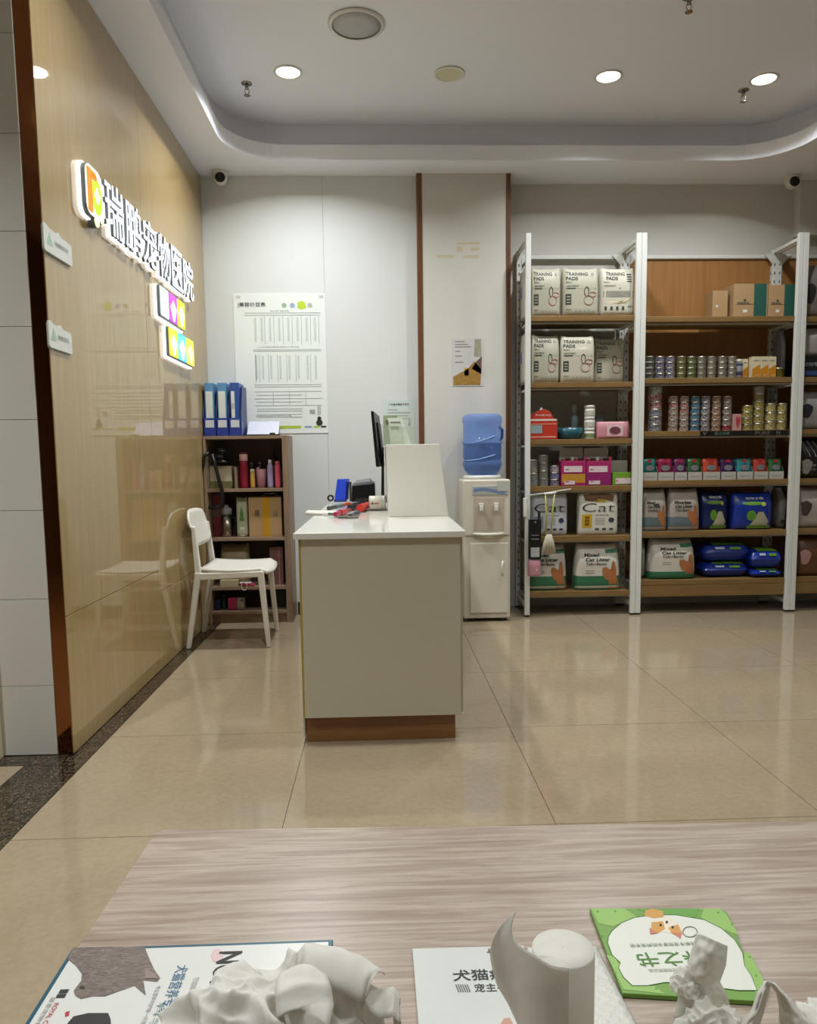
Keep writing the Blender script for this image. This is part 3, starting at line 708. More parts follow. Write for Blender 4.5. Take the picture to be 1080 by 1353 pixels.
MB().tube([(r_*.95, 0, hh*.62), (r_*1.6, 0, hh*.58), (r_*1.7, 0, hh*.35), (r_*.95, 0, hh*.2)], .006, 8).build('handle', m_dark, t, smooth=True)
x0, x1, _, z1 = bx_px(311, 656, 328, 708, 5.01)
bg = Bag('seasoning_bag', 'clear bag printed with a green tree standing beside the carton', 'bag', x0, x1, z, z1, 5.01, .06, mat=M('#a9ab92', .3), ears=1)
bg.poly('tree_print', M('#4d7d33', .5), [(-.45, .42), (.45, .42), (.25, .58), (.35, .58), (.1, .74), (0, .8), (-.1, .74), (-.35, .58), (-.25, .58)])
bg.patch('white_print', M('#d3d3c8', .5), -.35, .4, .02, .26, nu=3)
x0, x1, _, z1 = bx_px(328, 657, 373, 708, 5.0)
b_ = Box('cardboard_carton', 'brown carton with a yellow tape stripe in the bookcase', 'carton', x0, min(x1, in1-.004), z, z1, 5.0, .17, mat=m_kraft)
b_.patch('tape', M('#b98a1e', .35), -.18, .30, 0, 1); b_.txt('lettering', '易碎', m_prt, -.62, .5, .28, .18); b_.txt('lettering', '小心', m_prt, .5, .5, .28, .18)
x0, x1, z0_, z1_ = bx_px(345, 645, 368, 656, 5.02)
t = MB().grid(lambda u, v: (x0+(x1-x0)*u, 5.03+.12*v, z1+.003+.022*math.sin(PI*u)*(1+.3*math.sin(9*u+4*v))*math.sin(PI*min(1, v+.35))), 14, 8).build('plastic_bag', M('#b9b6aa', .3), smooth=True, solid=.002)
tag(t, 'crumpled white plastic bag on top of the brown carton', 'plastic bag')
# third compartment
z = bz[3]+.0008
x0, x1, _, z1 = bx_px(290, 718, 330, 770, 5.02)
bg = Bag('food_sack', 'slumped cream food sack behind the chair in the bookcase', 'sack', x0, x1, z, z1, 5.0, .14, mat=M('#8a7c5c', .5, var=.3, scale=12, bmp=.4), ears=1)
x0, x1, _, z1 = bx_px(292, 757, 312, 773, 5.0)
Box('paper_box', 'small cream box low in the bookcase behind the chair seat', 'box', x0-.0, x1+.02, z, z+.045, 4.962, .03, mat=M('#a9a07a', .6))
x0, x1, _, z1 = bx_px(356, 723, 375, 772, 5.02)
b_ = Box('gift_box', 'dusty pink box at the right of the third compartment', 'box', x0, min(x1, in1-.004), z, z1, 5.02, .12, mat=M('#7d5550', .6)); b_.patch('ribbon', M('#a98a80', .5), .35, .5, 0, 1); b_.patch('ribbon', M('#9c4a55', .5), -.2, .9, .66, .7)
x0, x1, _, z1 = bx_px(316, 758, 336, 766, 4.97)
t = thing('grooming_clipper', 'pink and white clipper with a looped cord hanging from the shelf', 'clipper', ((x0+x1)/2, 4.98, z))
MB().box(x0, x1, 4.965, 5.0, z, z+.018).build('body', M('#b23a52', .4), t, bevel=.006, world=True)
MB().box(x0, x1-.02, 4.962, 5.0, z+.018, z+.026).build('cover', M('#cfb6ba', .4), t, bevel=.003, world=True)
c_ = onY(323, 774, 4.944)
MB().tube([(c_.x+.018*math.cos(s_), 4.944-.003*math.sin(2*s_), c_.z-.004+.026*math.sin(s_)) for s_ in [2*PI*k/24 for k in range(25)]], .003, 6).build('cord_loop', M('#b9b4a6', .5), t, smooth=True, world=True)
# bottom compartment
z = bz[4]+.0008
for pa, ya, pb, c, nm, lb, dk in ((301, 790, 313, '#a3284a', 'pink_box', 'small magenta box on the bottom shelf of the bookcase', .05), (313, 790, 323, '#8f8577', 'pale_box', 'small pale box beside the magenta one on the bottom shelf', .05), (284, 793, 291, '#15183a', 'blue_box', 'dark navy box at the left of the bottom shelf', .06)):
    x0, x1, _, z1 = bx_px(pa, ya, pb, 806, 5.0)
    b_ = Box(nm, lb, 'box', x0, x1, z, z1, 5.0, dk, mat=M(c, .5))
    if nm == 'pale_box': b_.patch('spot', m_prt, .1, .7, .7, .85)
t = bottle('medicine_bottle', 'small dark green bottle on the bottom shelf of the bookcase', 'bottle', 292, 787, 299, 806, 5.02, M('#12332a', .3), M('#2b4a3f', .4), .2, .6); t.location.z = z
x0, x1, _, z1 = bx_px(366, 780, 378, 806, 5.05); Box('green_carton', 'dark green carton at the right of the bottom shelf', 'box', x0, min(x1, in1-.004), z, z1, 5.05, .1, mat=M('#1f3018', .6))

# ------------------------------------------------------------------ chair
ch = thing('plastic_chair', 'white moulded plastic chair beside the gold wall', 'chair', (-.90, 4.50, 0))
NY, FRY = 4.295, 4.715      # near and far leg rows
def leg(p0, p1, w0, w1, d0, d1):
    a, b = Vector(p0), Vector(p1)
    lo = [(a.x-w0/2, a.y-d0/2, a.z), (a.x+w0/2, a.y-d0/2, a.z), (a.x+w0/2, a.y+d0/2, a.z), (a.x-w0/2, a.y+d0/2, a.z)]
    hi = [(b.x-w1/2, b.y-d1/2, b.z), (b.x+w1/2, b.y-d1/2, b.z), (b.x+w1/2, b.y+d1/2, b.z), (b.x-w1/2, b.y+d1/2, b.z)]
    return MB().hexa(lo, hi).build('leg', m_chair, ch, bevel=.006, world=True)
for yy_, dx in ((NY, 0), (FRY, -.01)):
    leg((-1.118+dx, yy_, 0), (-1.045+dx, yy_, .44), .026, .036, .03, .036)
    leg((-.660+dx, yy_, 0), (-.695+dx, yy_, .44), .024, .036, .03, .036)
    MB().hexa([(-1.065+dx, yy_-.018, .395), (-.68+dx, yy_-.018, .41), (-.68+dx, yy_+.018, .41), (-1.065+dx, yy_+.018, .395)],
              [(-1.065+dx, yy_-.018, .437), (-.68+dx, yy_-.018, .443), (-.68+dx, yy_+.018, .443), (-1.065+dx, yy_+.018, .437)]).build('side_rail', m_chair, ch, bevel=.006, world=True)
    leg((-1.045+dx, yy_+(.0 if yy_ == NY else 0), .42), (-1.068+dx, yy_+(.02 if yy_ == NY else -.02), .70), .036, .024, .03, .024)['label'] = 'back upright'
def seat(u, v):
    a, b = 2*u-1, 2*v-1
    k = 1-.08*abs(a*b)**2
    x = -.845+.205*a*k; y = (NY+FRY)/2+.225*b*k
    return (x, y, .455+.012*a*a-.012*(1-b*b)+(-.03*max(0, a-.75)/.25 if a > .75 else 0))
MB().grid(seat, 16, 12).build('seat', m_chair, ch, smooth=True, world=True, solid=.016)
def back(u, v):
    b = 2*u-1; t_ = v
    taper = 1-.20*(abs(2*t_-1)**5)-.03*t_
    y = (NY+FRY)/2+.205*b*taper
    z_ = .575+.215*t_-.012*(abs(b)**3)*(1 if t_ > .5 else -1)
    return (-1.058-.05*t_-.02*(1-b*b), y, z_)
MB().grid(back, 16, 8).build('backrest', m_chair, ch, smooth=True, world=True, solid=.012)

# ------------------------------------------------------------------ desk
DZ = onY(500, 703, 2.74).z
dx0, dx1 = onY(387, 704, 2.74).x, onY(616, 704, 2.74).x
dk_far = min(onZ(432, 662, DZ).y, 4.9)
dk = thing('reception_desk', 'cream reception desk with a glossy white top', 'desk', ((dx0+dx1)/2, 3.5, 0))
BX('desktop', m_desktop, dx0, dx1, 2.74, dk_far, DZ-.024, DZ, dk, .003)
fx0, fx1 = onY(400, 820, 2.765).x, onY(609, 820, 2.765).x
zk = onY(500, 947, 2.765).z
BX('front_panel', m_desk, fx0, fx1, 2.765, 2.79, zk, DZ-.026, dk, .002)
BX('side_panel', m_desk, fx1-.02, fx1+.012, 2.80, dk_far-.02, zk, DZ-.026, dk, .002)
BX('side_panel', m_desk, dx0+.012, fx0-.004, 2.80, dk_far-.02, .02, DZ-.026, dk, .002)
BX('edge_strip', m_yel, fx0-.010, fx0-.002, 2.785, 2.80, zk, DZ-.03, dk)
for k in range(3): BX('drawer', m_desk, dx0+.006, dx0+.012, 2.86+k*.5, 3.33+k*.5, .2, DZ-.06, dk, .002)
BX('under_frame', M('#a89d83', .5), fx0, fx1, 2.768, dk_far-.03, DZ-.04, DZ-.0242, dk)
kx0, kx1 = onY(405, 960, 2.80).x, onY(602, 960, 2.80).x
BX('kick_board', m_kick, kx0, kx1, 2.80, dk_far-.06, 0, zk, dk, .002)
# raised counter block on the customer side
cy0 = onZ(514, 683, DZ).y; cy1 = dk_far-.02
cb = [(onY(513.5, 683, cy0).x, DZ), (min(onY(594, 683, cy0).x, dx1), DZ), (onY(580.5, 587, cy0).x, onY(545, 587, cy0).z), (onY(510, 587, cy0).x, onY(545, 587, cy0).z)]
MB().prism(cb, lambda q: (q[0], cy0, q[1]), lambda q: (q[0], cy1, q[1])).build('raised_counter', M('#dedbd0', .35, var=.02), dk, bevel=.003, world=True)
CZ = cb[2][1]+.0008
DZ += .0008
# monitor seen from behind and edge on
mx = onY(492, 580, 3.78).x
mz1, mz0 = onY(490, 543, 3.78).z, onY(497, 617, 3.78).z
t = thing('monitor', 'black flat computer monitor standing edge-on on the desk', 'monitor', (mx+.02, 4.0, DZ))
nb_, nt_ = onY(497, 617, 3.78).x, onY(490, 543, 3.78).x; fo_ = .028     # near bottom, near top, far edge offset
MB().hexa([(nb_, 3.78, mz0), (nb_+.018, 3.78, mz0), (nb_+fo_+.018, 4.22, mz0), (nb_+fo_, 4.22, mz0)], [(nt_, 3.78, mz1), (nt_+.014, 3.78, mz1), (nt_+fo_+.014, 4.22, mz1), (nt_+fo_, 4.22, mz1)]).build('screen_housing', M('#0d0d0f', .3), t, bevel=.004, world=True)
MB().hexa([(nb_+.0265, 3.90, mz0+.05), (nb_+.036, 3.90, mz0+.05), (nb_+.044, 4.10, mz0+.05), (nb_+.040, 4.10, mz0+.05)], [(nt_+.022, 3.90, mz1-.05), (nt_+.034, 3.90, mz1-.05), (nt_+.05, 4.10, mz1-.05), (nt_+.036, 4.10, mz1-.05)]).build('rear_cover', M('#16161a', .4), t, bevel=.002, world=True)
MB().hexa([(nb_+.022, 3.97, DZ+.01), (nb_+.040, 3.97, DZ+.01), (nb_+.040, 4.05, DZ+.01), (nb_+.022, 4.05, DZ+.01)], [(nb_+.030, 3.98, mz0+.10), (nb_+.040, 3.98, mz0+.10), (nb_+.042, 4.04, mz0+.10), (nb_+.032, 4.04, mz0+.10)]).build('stand', m_black, t, bevel=.003, world=True)
MB().box(nb_-.04, min(nb_+.05, cb[0][0]-.006), 3.94, 4.10, DZ, DZ+.012).build('foot', m_black, t, bevel=.004, world=True)
# printer
PY0, PY1 = 4.16, 4.36
x0, x1, _, z1 = bx_px(465, 636, 512, 662, PY0)
x1 = min(x1, cb[0][0]-.006)
t = thing('label_printer', 'black label printer on the desk beside the monitor', 'printer', ((x0+x1)/2, 4.26, DZ))
x1 = x0+.13
MB().hexa([(x0-.005, PY0, DZ), (x1, PY0, DZ), (x1, PY1, DZ), (x0-.005, PY1, DZ)], [(x0, PY0+.01, z1-.02), (x1-.005, PY0+.01, z1-.008), (x1-.005, PY1-.01, z1-.004), (x0, PY1-.01, z1-.012)]).build('housing', M('#0e0e10', .35), t, bevel=.006, world=True)
MB().hexa([(x0+.012, PY0+.02, z1-.02), (x1-.02, PY0+.02, z1-.008), (x1-.02, PY1-.02, z1-.004), (x0+.012, PY1-.02, z1-.012)], [(x0+.02, PY0+.03, z1-.004), (x1-.03, PY0+.03, z1+.008), (x1-.03, PY1-.03, z1+.012), (x0+.02, PY1-.03, z1)]).build('lid', M('#4a4a4c', .4), t, bevel=.003, world=True)
BX('paper_slot', M('#2d2d30', .4), x0+.02, x1-.03, PY0-.004, PY0+.002, DZ+.03, DZ+.05, t)
mb = MB()
for k in range(4): mb.tube([onY(x, y, 4.40) for x, y in ((495+k*2, 640), (500+k*2, 632-k), (505+k*2, 629), (510, 638))], .004, 6)
t = tag(mb.build('cable_bundle', m_dark, smooth=True), 'black cables rising behind the printer near the monitor stand', 'cable')
t.location.y = 4.40; t.location.z = DZ
# blue tape dispenser
yb = min(onZ(450, 656, DZ).y, dk_far-.115)
x0, x1, _, z1 = bx_px(443, 633, 458, 656, yb)
t = thing('blue_desk_box', 'bright blue box standing at the back of the desk', 'box', ((x0+x1)/2, yb+.05, DZ))
MB().hexa([(x0-.008, yb, DZ+.01), (x1-.012, yb, DZ+.01), (x1+.01, yb+.09, DZ+.01), (x0+.01, yb+.09, DZ+.01)], [(x0+.012, yb+.01, z1), (x1-.002, yb+.01, z1), (x1+.018, yb+.08, z1), (x0+.03, yb+.08, z1)]).build('box_body', M('#2a46c4', .3), t, bevel=.003, world=True)
BX('base', M('#1d2a7a', .4), x0-.012, x1, yb-.004, yb+.10, DZ, DZ+.01, t, .002)
BX('dark_side', m_dark, x1+.018, x1+.03, yb+.02, yb+.09, DZ, z1-.02, t, .003)
c_ = onY(437, 657, yb+.03)
t = tag(MB().tube([(c_.x+.016*math.cos(s_), c_.y, DZ+.022+.016*math.sin(s_)) for s_ in [2*PI*k/20 for k in range(21)]], .006, 8).build('tape_ring', m_black, smooth=True), 'small black ring leaning beside the blue box', 'tape')
# clutter: booklet, pens, tools, white tape box
a = onZ(405, 681, DZ); b = onZ(443, 673, DZ)
t = thing('desk_papers', 'white booklet lying at the left edge of the desk', 'booklet', ((a.x+b.x)/2, (a.y+b.y)/2, DZ), 0)
MB().hexa([(a.x, a.y, DZ), (b.x+.02, a.y+.01, DZ), (b.x+.02, a.y+.22, DZ), (a.x-.01, a.y+.20, DZ)], [(a.x-.006, a.y, DZ+.014), (b.x+.02, a.y+.01, DZ+.006), (b.x+.02, a.y+.22, DZ+.006), (a.x-.012, a.y+.20, DZ+.012)]).build('pages', M('#dcdcd0', .4), t, world=True)
MB().hexa([(a.x, a.y-.001, DZ), (b.x+.02, a.y+.009, DZ), (b.x+.02, a.y+.011, DZ), (a.x, a.y+.001, DZ)], [(a.x-.004, a.y-.001, DZ+.004), (b.x+.02, a.y+.009, DZ+.003), (b.x+.02, a.y+.011, DZ+.003), (a.x-.004, a.y+.001, DZ+.004)]).build('spine', M('#8e8e86', .4), t, world=True)
def pen(p0, p1, r, cols, label, name='pen', h0=.008, h1=.008):
    a = onZ(*p0, DZ); b = onZ(*p1, DZ)
    a = Vector((a.x, a.y, DZ+h0)); b = Vector((b.x, b.y, DZ+h1))
    t = thing(name, label, name.split('_')[-1], (a.x, a.y, DZ))
    n_ = len(cols); parts = ('barrel', 'grip', 'cap', 'tip')
    for k, (c, rk) in enumerate(cols):
        MB().tube([a.lerp(b, k/n_), a.lerp(b, (k+1)/n_)], r*rk, 10).build(parts[k % 4], M(c, .35), t, smooth=False, world=True)
    return t
pen((434, 676), (462, 673), .011, [('#4c5450', 1), ('#6f7a76', 1), ('#c34a2a', .9)], 'grey marker with an orange end lying across the desk clutter', 'marker_pen', .016, .03)
pen((446, 671), (486, 670), .007, [('#1b1b1e', 1), ('#5b5d60', .7), ('#8d8d88', .5)], 'thin black and grey screwdriver pointing at the printer', 'screwdriver', .008, .040)
pen((476, 677), (486, 673), .020, [('#c2342c', 1.0), ('#d0453a', .9)], 'red handled tool beside the white tape box', 'red_tool', .021, .022)
pen((443, 684), (462, 679), .014, [('#a82a4a', .8), ('#b8323c', 1.1), ('#7b2030', .8)], 'red clip lying at the front of the desk clutter', 'red_clip', .015, .018)
pen((427, 681), (450, 682), .007, [('#d9dad6', 1), ('#4a5a58', .9), ('#3a4644', .9)], 'grey pen with a white tip nearest the front edge', 'pen')
pen((463, 685), (474, 681), .010, [('#3c3c55', 1), ('#2a2a3a', 1.1)], 'short dark blue marker beside the red clip', 'short_marker', .01, .012)
pen((447, 685), (474, 685), .006, [('#5d5a4c', 1), ('#77725f', .9)], 'thin olive pencil in front of the red clip', 'pencil', .006, .006)
pen((462, 675), (475, 673), .014, [('#15151a', 1.1), ('#1d1d22', 1)], 'black stubby tool between the markers', 'black_tool', .016, .018)
a = onZ(489, 675, DZ); r_ = .036
t = thing('tape_roll_box', 'small white cylindrical pill tub lying next to the raised counter', 'tub', (a.x+.05, a.y+.04, DZ))
x1 = min(onY(511, 670, a.y).x, cb[0][0]-.008)
MB().lathe([(r_*.9, a.x-.004), (r_, a.x), (r_, x1-.02)], 24, c=(0, a.y+.039, DZ+r_+.003), axis='x').build('tub_body', M('#d6d3c6', .4), t, smooth=True, world=True)
MB().lathe([(r_*1.04, x1-.02), (r_*1.04, x1)], 24, c=(0, a.y+.039, DZ+r_+.003), axis='x').build('lid', M('#b9b9b2', .3), t, smooth=True, world=True)
BX('label_mark', m_prt, a.x+.01, a.x+.018, a.y-.0008, a.y+.002, DZ+r_-.004, DZ+r_+.006, t); BX('label_mark', M('#b04a3a', .5), a.x+.022, a.x+.045, a.y-.0008, a.y+.002, DZ+r_-.002, DZ+r_+.003, t)
# brochure rack on the raised counter
x0, x1, z0, z1 = bx_px(506, 546, 546, 586, 3.72)
z1 = onY(506, 546, 3.72).z
t = thing('brochure_rack', 'clear acrylic rack on the raised counter', 'brochure rack', ((x0+x1)/2, 3.80, CZ))
acr = CLEAR('#e6ebe2', .88, .08)
MB().hexa([(x0, 3.68, CZ), (x1, 3.68, CZ), (x1, 3.684, CZ), (x0, 3.684, CZ)], [(x0, 3.70, CZ+.09), (x1, 3.70, CZ+.09), (x1, 3.704, CZ+.09), (x0, 3.704, CZ+.09)]).build('front_pocket', acr, t, world=True)
MB().hexa([(x0, 3.80, CZ), (x1, 3.80, CZ), (x1, 3.804, CZ), (x0, 3.804, CZ)], [(x0, 3.86, z1), (x1, 3.86, z1), (x1, 3.864, z1), (x0, 3.864, z1)]).build('back_plate', acr, t, world=True)
for xk in (x0-.003, x1):
    MB().prism([(3.68, CZ), (3.81, CZ), (3.865, z1-.01), (3.85, z1-.01), (3.70, CZ+.09)], lambda q: (xk, q[0], q[1]), lambda q: (xk+.003, q[0], q[1])).build('side_plate', acr, t, world=True)
BX('base', acr, x0, x1, 3.68, 3.81, CZ, CZ+.003, t)
wl_ = (x1-x0)
for k, (u0, u1, tilt, c, hz, lb) in enumerate(((.02, .50, .0, '#8f9c72', .96, 'olive green leaflet at the left of the acrylic rack'), (.30, .80, -.32, '#c8ccc0', .88, 'pale leaflet leaning left in the acrylic rack'), (.22, .66, -.10, '#a8ae98', .70, 'grey green leaflet at the front of the acrylic rack'))):
    yk = 3.775-.022*k; hh = (z1-CZ)*hz
    xa, xb = x0+u0*wl_, x0+u1*wl_
    s_ = tilt*hh*.5
    lt = thing('leaflet', lb, 'leaflet', ((xa+xb)/2, yk, CZ+.004), group='leaflets in the acrylic rack')
    MB().hexa([(xa-s_, yk, CZ+.004), (xb-s_, yk, CZ+.004), (xb-s_, yk+.004, CZ+.004), (xa-s_, yk+.004, CZ+.004)], [(xa+s_, yk+.05, CZ+hh), (xb+s_, yk+.05, CZ+hh), (xb+s_, yk+.054, CZ+hh), (xa+s_, yk+.054, CZ+hh)]).build('sheet', M(c, .35, var=.25, scale=40), lt, world=True)
    MB().hexa([(xa+s_*.2+.01, yk+.0245+.004, CZ+hh*.55), (xb+s_*.2-.012, yk+.0245+.004, CZ+hh*.55), (xb+s_*.2-.012, yk+.03, CZ+hh*.55), (xa+s_*.2+.01, yk+.03, CZ+hh*.55)], [(xa+s_*.8+.01, yk+.041, CZ+hh*.86), (xb+s_*.8-.012, yk+.041, CZ+hh*.86), (xb+s_*.8-.012, yk+.045, CZ+hh*.86), (xa+s_*.8+.01, yk+.045, CZ+hh*.86)]).build('print', M('#6d765c', .4, var=.4, scale=60), lt, world=True)

# ------------------------------------------------------------------ water dispenser and bottle
WY = 4.84
wx0, wx1, _, wz1 = bx_px(612, 634, 675, 822, WY)
t = thing('water_dispenser', 'cream floor-standing water dispenser in front of the column', 'water dispenser', ((wx0+wx1)/2, WY+.15, 0))
mid_ = (wx0+wx1)/2; dw = (wx1-wx0)
BX('cabinet', m_disp, wx0, wx1, WY+.012, WY+.30, .02, wz1, t, .012)
for sx_ in (-1, 1): BX('foot', m_dark, mid_+sx_*dw*.36-.02, mid_+sx_*dw*.36+.02, WY+.03, WY+.07, 0, .02, t)
BX('upper_frame', m_disp, wx0+.01, wx1-.004, WY, WY+.014, wz1-.36, wz1-.004, t, .006)
BX('tap_recess', M('#b9ad9a', .45), wx0+dw*.22, wx1-dw*.14, WY-.003, WY+.001, wz1-.33, wz1-.115, t, .002)
BX('control_panel', M('#a9abac', .3), wx0+dw*.2, wx1-dw*.06, WY-.005, WY+.001, wz1-.10, wz1-.04, t, .003)
MB().grid(lambda u, v: (wx0+dw*(.22+.66*u), WY-.0056, wz1-.085+.02*v+.012*math.sin(4*u+.5)), 12, 1).build('wave_print', M('#6f87a8', .3), t, smooth=True, world=True)
for k, xk in enumerate((wx0+dw*.37, wx0+dw*.68)):
    tp = MB().lathe([(.012, 0), (.014, -.01), (.014, -.03)], 14, c=(xk, WY-.003, wz1-.165), axis='y').build('tap', m_white, t, smooth=True, world=True)
    MB().box(xk-.012, xk+.012, WY-.04, WY-.022, wz1-.20, wz1-.165).build('spout', m_white, tp, bevel=.004, world=True).location = (0, 0, 0)
    MB().box(xk-.016, xk+.016, WY-.034, WY-.02, wz1-.162, wz1-.150).build('lever', M('#c0504a' if k else '#6a86b4', .4) if False else m_white, tp, bevel=.003, world=True)
MB().grid(lambda u, v: (wx0+dw*(.2+.66*u), WY-.03*math.sin(PI*u)*(1-v*.2)-.002, wz1-.36+.018*v), 14, 1).build('drip_tray', m_disp, t, smooth=True, world=True, solid=.012)
BX('door', m_disp, wx0+dw*.14, wx1-dw*.06, WY-.002, WY+.012, .06, wz1-.41, t, .004)
MB().tube([(wx1-dw*.17, WY-.002, wz1-.53), (wx1-dw*.19, WY-.018, wz1-.55), (wx1-dw*.19, WY-.018, wz1-.60), (wx1-dw*.17, WY-.002, wz1-.62)], .006, 8).build('door_handle', m_white, t, smooth=True, world=True)
BX('sticker', M('#b9bcb4', .4), wx1-dw*.28, wx1-dw*.05, WY-.0065, WY-.005, wz1-.075, wz1-.01, t)
MB().lathe([(.115, wz1-.004), (.125, wz1+.012), (.118, wz1+.026), (.10, wz1+.026)], 32, c=(mid_-.012, WY+.15, 0)).build('bottle_collar', m_white, t, smooth=True, world=True)
bzz = wz1+.0275; br = .128; bh = onY(640, 546, WY+.02).z-bzz
wbx = (onY(614, 600, WY).x+onY(669, 600, WY).x)/2
t = thing('water_bottle', 'large translucent blue water bottle upside down on the dispenser', 'water bottle', (wbx, WY+.15, bzz))
bl = CLEAR('#8fb0ee', .68, .1)
prof = [(.03, 0), (.095, .002), (.115, .025), (br, .06), (br, .085), (br-.006, .095), (br-.006, .105), (br, .115), (br-.002, bh*.50), (br+.004, bh*.52), (br+.004, bh*.55), (br-.004, bh*.57), (br-.004, bh*.84), (br+.002, bh*.87), (br+.001, bh*.95), (br-.012, bh*.99), (br-.03, bh)]
MB().lathe(prof, 40).build('shell', bl, t, smooth=True)
wv = [(.085, .006), (.105, .028), (br-.008, .064), (br-.008, bh*.52), (.001, bh*.52)]
MB().lathe(wv, 40, caps=False).build('water', CLEAR('#5d83b0', .55, .05), t, smooth=True)
MB().tube([(br*.9, .02, bh*.56), (br*1.0+.006, .02, bh*.62), (br*1.0+.008, .02, bh*.74), (br*.9, .02, bh*.8)], .010, 8).build('grip', M('#24457c', .35), t, smooth=True)
for zc, sl in ((bh*.52, .06), (bh*.24, .045)):
    MB().tube([(-br*.78*math.cos(0)+br*1.6*u-.02, -math.sqrt(max(0, br**2-(-br*.78+br*1.6*u-.02)**2))-.002, zc+sl*u*u*(1.3-.4*u)) for u in [k/12 for k in range(12)]], .0035, 6).build('moulded_rib', M('#8fb0dd', .2), t, smooth=True)

# ------------------------------------------------------------------ shelving: three steel and wood bays side by side
SY = 4.965                       # front face of the posts
SBK = RW-.012                    # back of the units
PH = 2.49
p1a, p1b = onY(694.5, 560, SY).x, onY(700, 560, SY).x
p2a, p2b = onY(837, 560, SY).x, onY(852, 560, SY).x
p3a, p3b = onY(1047, 560, SY).x, onY(1061, 560, SY).x
PW = .034
bays = [
    (p1a, (p2a+p2b)/2-.0006, [(y, 0) for y in (417, 505, 580, 642, 708, 781)], False, 'white steel shelving bay with wooden boards next to the water dispenser'),
    ((p2a+p2b)/2+.0006, (p3a+p3b)/2-.0006, [(y, 0) for y in (418, 499, 569, 634, 701, 765)], True, 'white steel shelving bay with an orange wooden back panel'),
    ((p3a+p3b)/2+.0006, (p3a+p3b)/2+1.03, [(y, 0) for y in (418, 498, 567, 632, 698, 762)], True, 'white steel shelving bay cut by the right edge of the picture')]
BZ = []
slot = MB()
for k in range(40): slot.box(-.004, .004, -.0008, .0008, .10+k*.058, .118+k*.058)
slot_me = None
for bi, (x0, x1, ypx, wood, lb) in enumerate(bays):
    t = thing('shelving_unit', lb, 'shelf', ((x0+x1)/2, SY, 0), group='shelving bays')
    tx, ty = (x0+x1)/2, SY
    for xa, xb in ((x0, x0+PW), (x1-PW, x1)):
        BX('front_post', m_metal, xa, xb, SY, SY+.03, .012, PH, t, .003)
        BX('back_post', m_metal, xa, xb, SBK-.04, SBK, .012, PH-.02, t, .003)
        BX('post_foot', m_dark, xa+.004, xb-.004, SY+.004, SY+.026, 0, .012, t); BX('post_foot', m_dark, xa+.004, xb-.004, SBK-.034, SBK-.006, 0, .012, t)
        BX('side_rail', m_metal, xa+.006, xb-.006, SY+.03, SBK-.04, PH-.045, PH-.022, t, .002); BX('side_rail', m_metal, xa+.006, xb-.006, SY+.03, SBK-.04, .06, .09, t, .002)
        if slot_me is None:
            so = slot.build('slot_row', m_holes, t); slot_me = so
        else:
            so = slot_me.copy(); COL.objects.link(so); so.parent = t
        so.location = ((xa+xb)/2-tx, SBK-.041-ty, 0); so['kind'] = 'stuff'
        so2 = slot_me.copy(); COL.objects.link(so2); so2.parent = t; so2['kind'] = 'stuff'
        so2.rotation_euler = (0, 0, PI/2); so2.location = ((xb if xa == x0 else xa)+(.0005 if xa == x0 else -.0005)-tx, SBK-.02-ty, 0)
    BX('top_rail', m_metal, x0+PW, x1-PW, SBK-.03, SBK-.01, PH-.075, PH-.05, t, .002)
    for xg, sg in ((x0+PW, 1), (x1-PW, -1)):
        MB().prism([(xg, PH-.05), (xg+sg*.06, PH-.05), (xg, PH-.12)], lambda q: (q[0], SBK-.045, q[1]), lambda q: (q[0], SBK-.041, q[1])).build('corner_gusset', m_metal, t, world=True)
    zs = []
    for k, (yp, _) in enumerate(ypx):
        zf = onY({0: 770, 1: 950, 2: 1075}[bi], yp, SY+.02).z; zs.append(zf+.0008)
        th = .034
        BX('shelf_board', m_board, x0+PW+.001 if bi else x0+.036, x1-PW-.001, SY+.018, SBK-.045, zf-th, zf, t, .002)
        BX('board_rail', M('#a9a79c', .45), x0+PW+.001, x1-PW-.001, SY+.05, SY+.075, zf-th-.012, zf-th-.0004, t, .002)
        for xg in (x0+PW-.016, x1-PW-.002): BX('bracket', m_metal, xg, xg+.018, SY+.06, SBK-.06, zf-th-.014, zf-th-.001, t)
    if wood: BX('bottom_fascia', m_board, x0+PW+.002, x1-PW-.002, SY+.019, SY+.033, zs[5]-.115, zs[5]-.036, t, .002)
    zb = zs[5]-.04
    BX('back_panel', m_back if wood else M('#b3b3a6', .6, var=.03), x0+PW+.002, x1-PW-.002, SBK-.012, SBK-.002, zb, PH-.078 if wood else zs[0]-.04, t)
    BZ.append(zs)
IY = SY+.035                     # usual front of the goods
def gx(pa, pb, Y, py=560):
    return onY(pa, py, Y).x, onY(pb, py, Y).x
def place(pa, pb, ptop, bay, lvl, Y, zadd=0):
    """x range and z range of a thing that stands on a board"""
    z0 = BZ[bay][lvl]+zadd; yb = 400+60*lvl
    ym = (ptop+({0: (417, 505, 580, 642, 708, 781), 1: (418, 499, 569, 634, 701, 765), 2: (418, 498, 567, 632, 698, 762)}[bay][lvl]))/2
    a = onY(pa, ym, Y); b = onY(pb, ym, Y); z1 = onY((pa+pb)/2, ptop, Y).z
    if lvl: z1 = min(z1, BZ[bay][lvl-1]-.0008-.034-.0155)
    return a.x, b.x, z0, z1
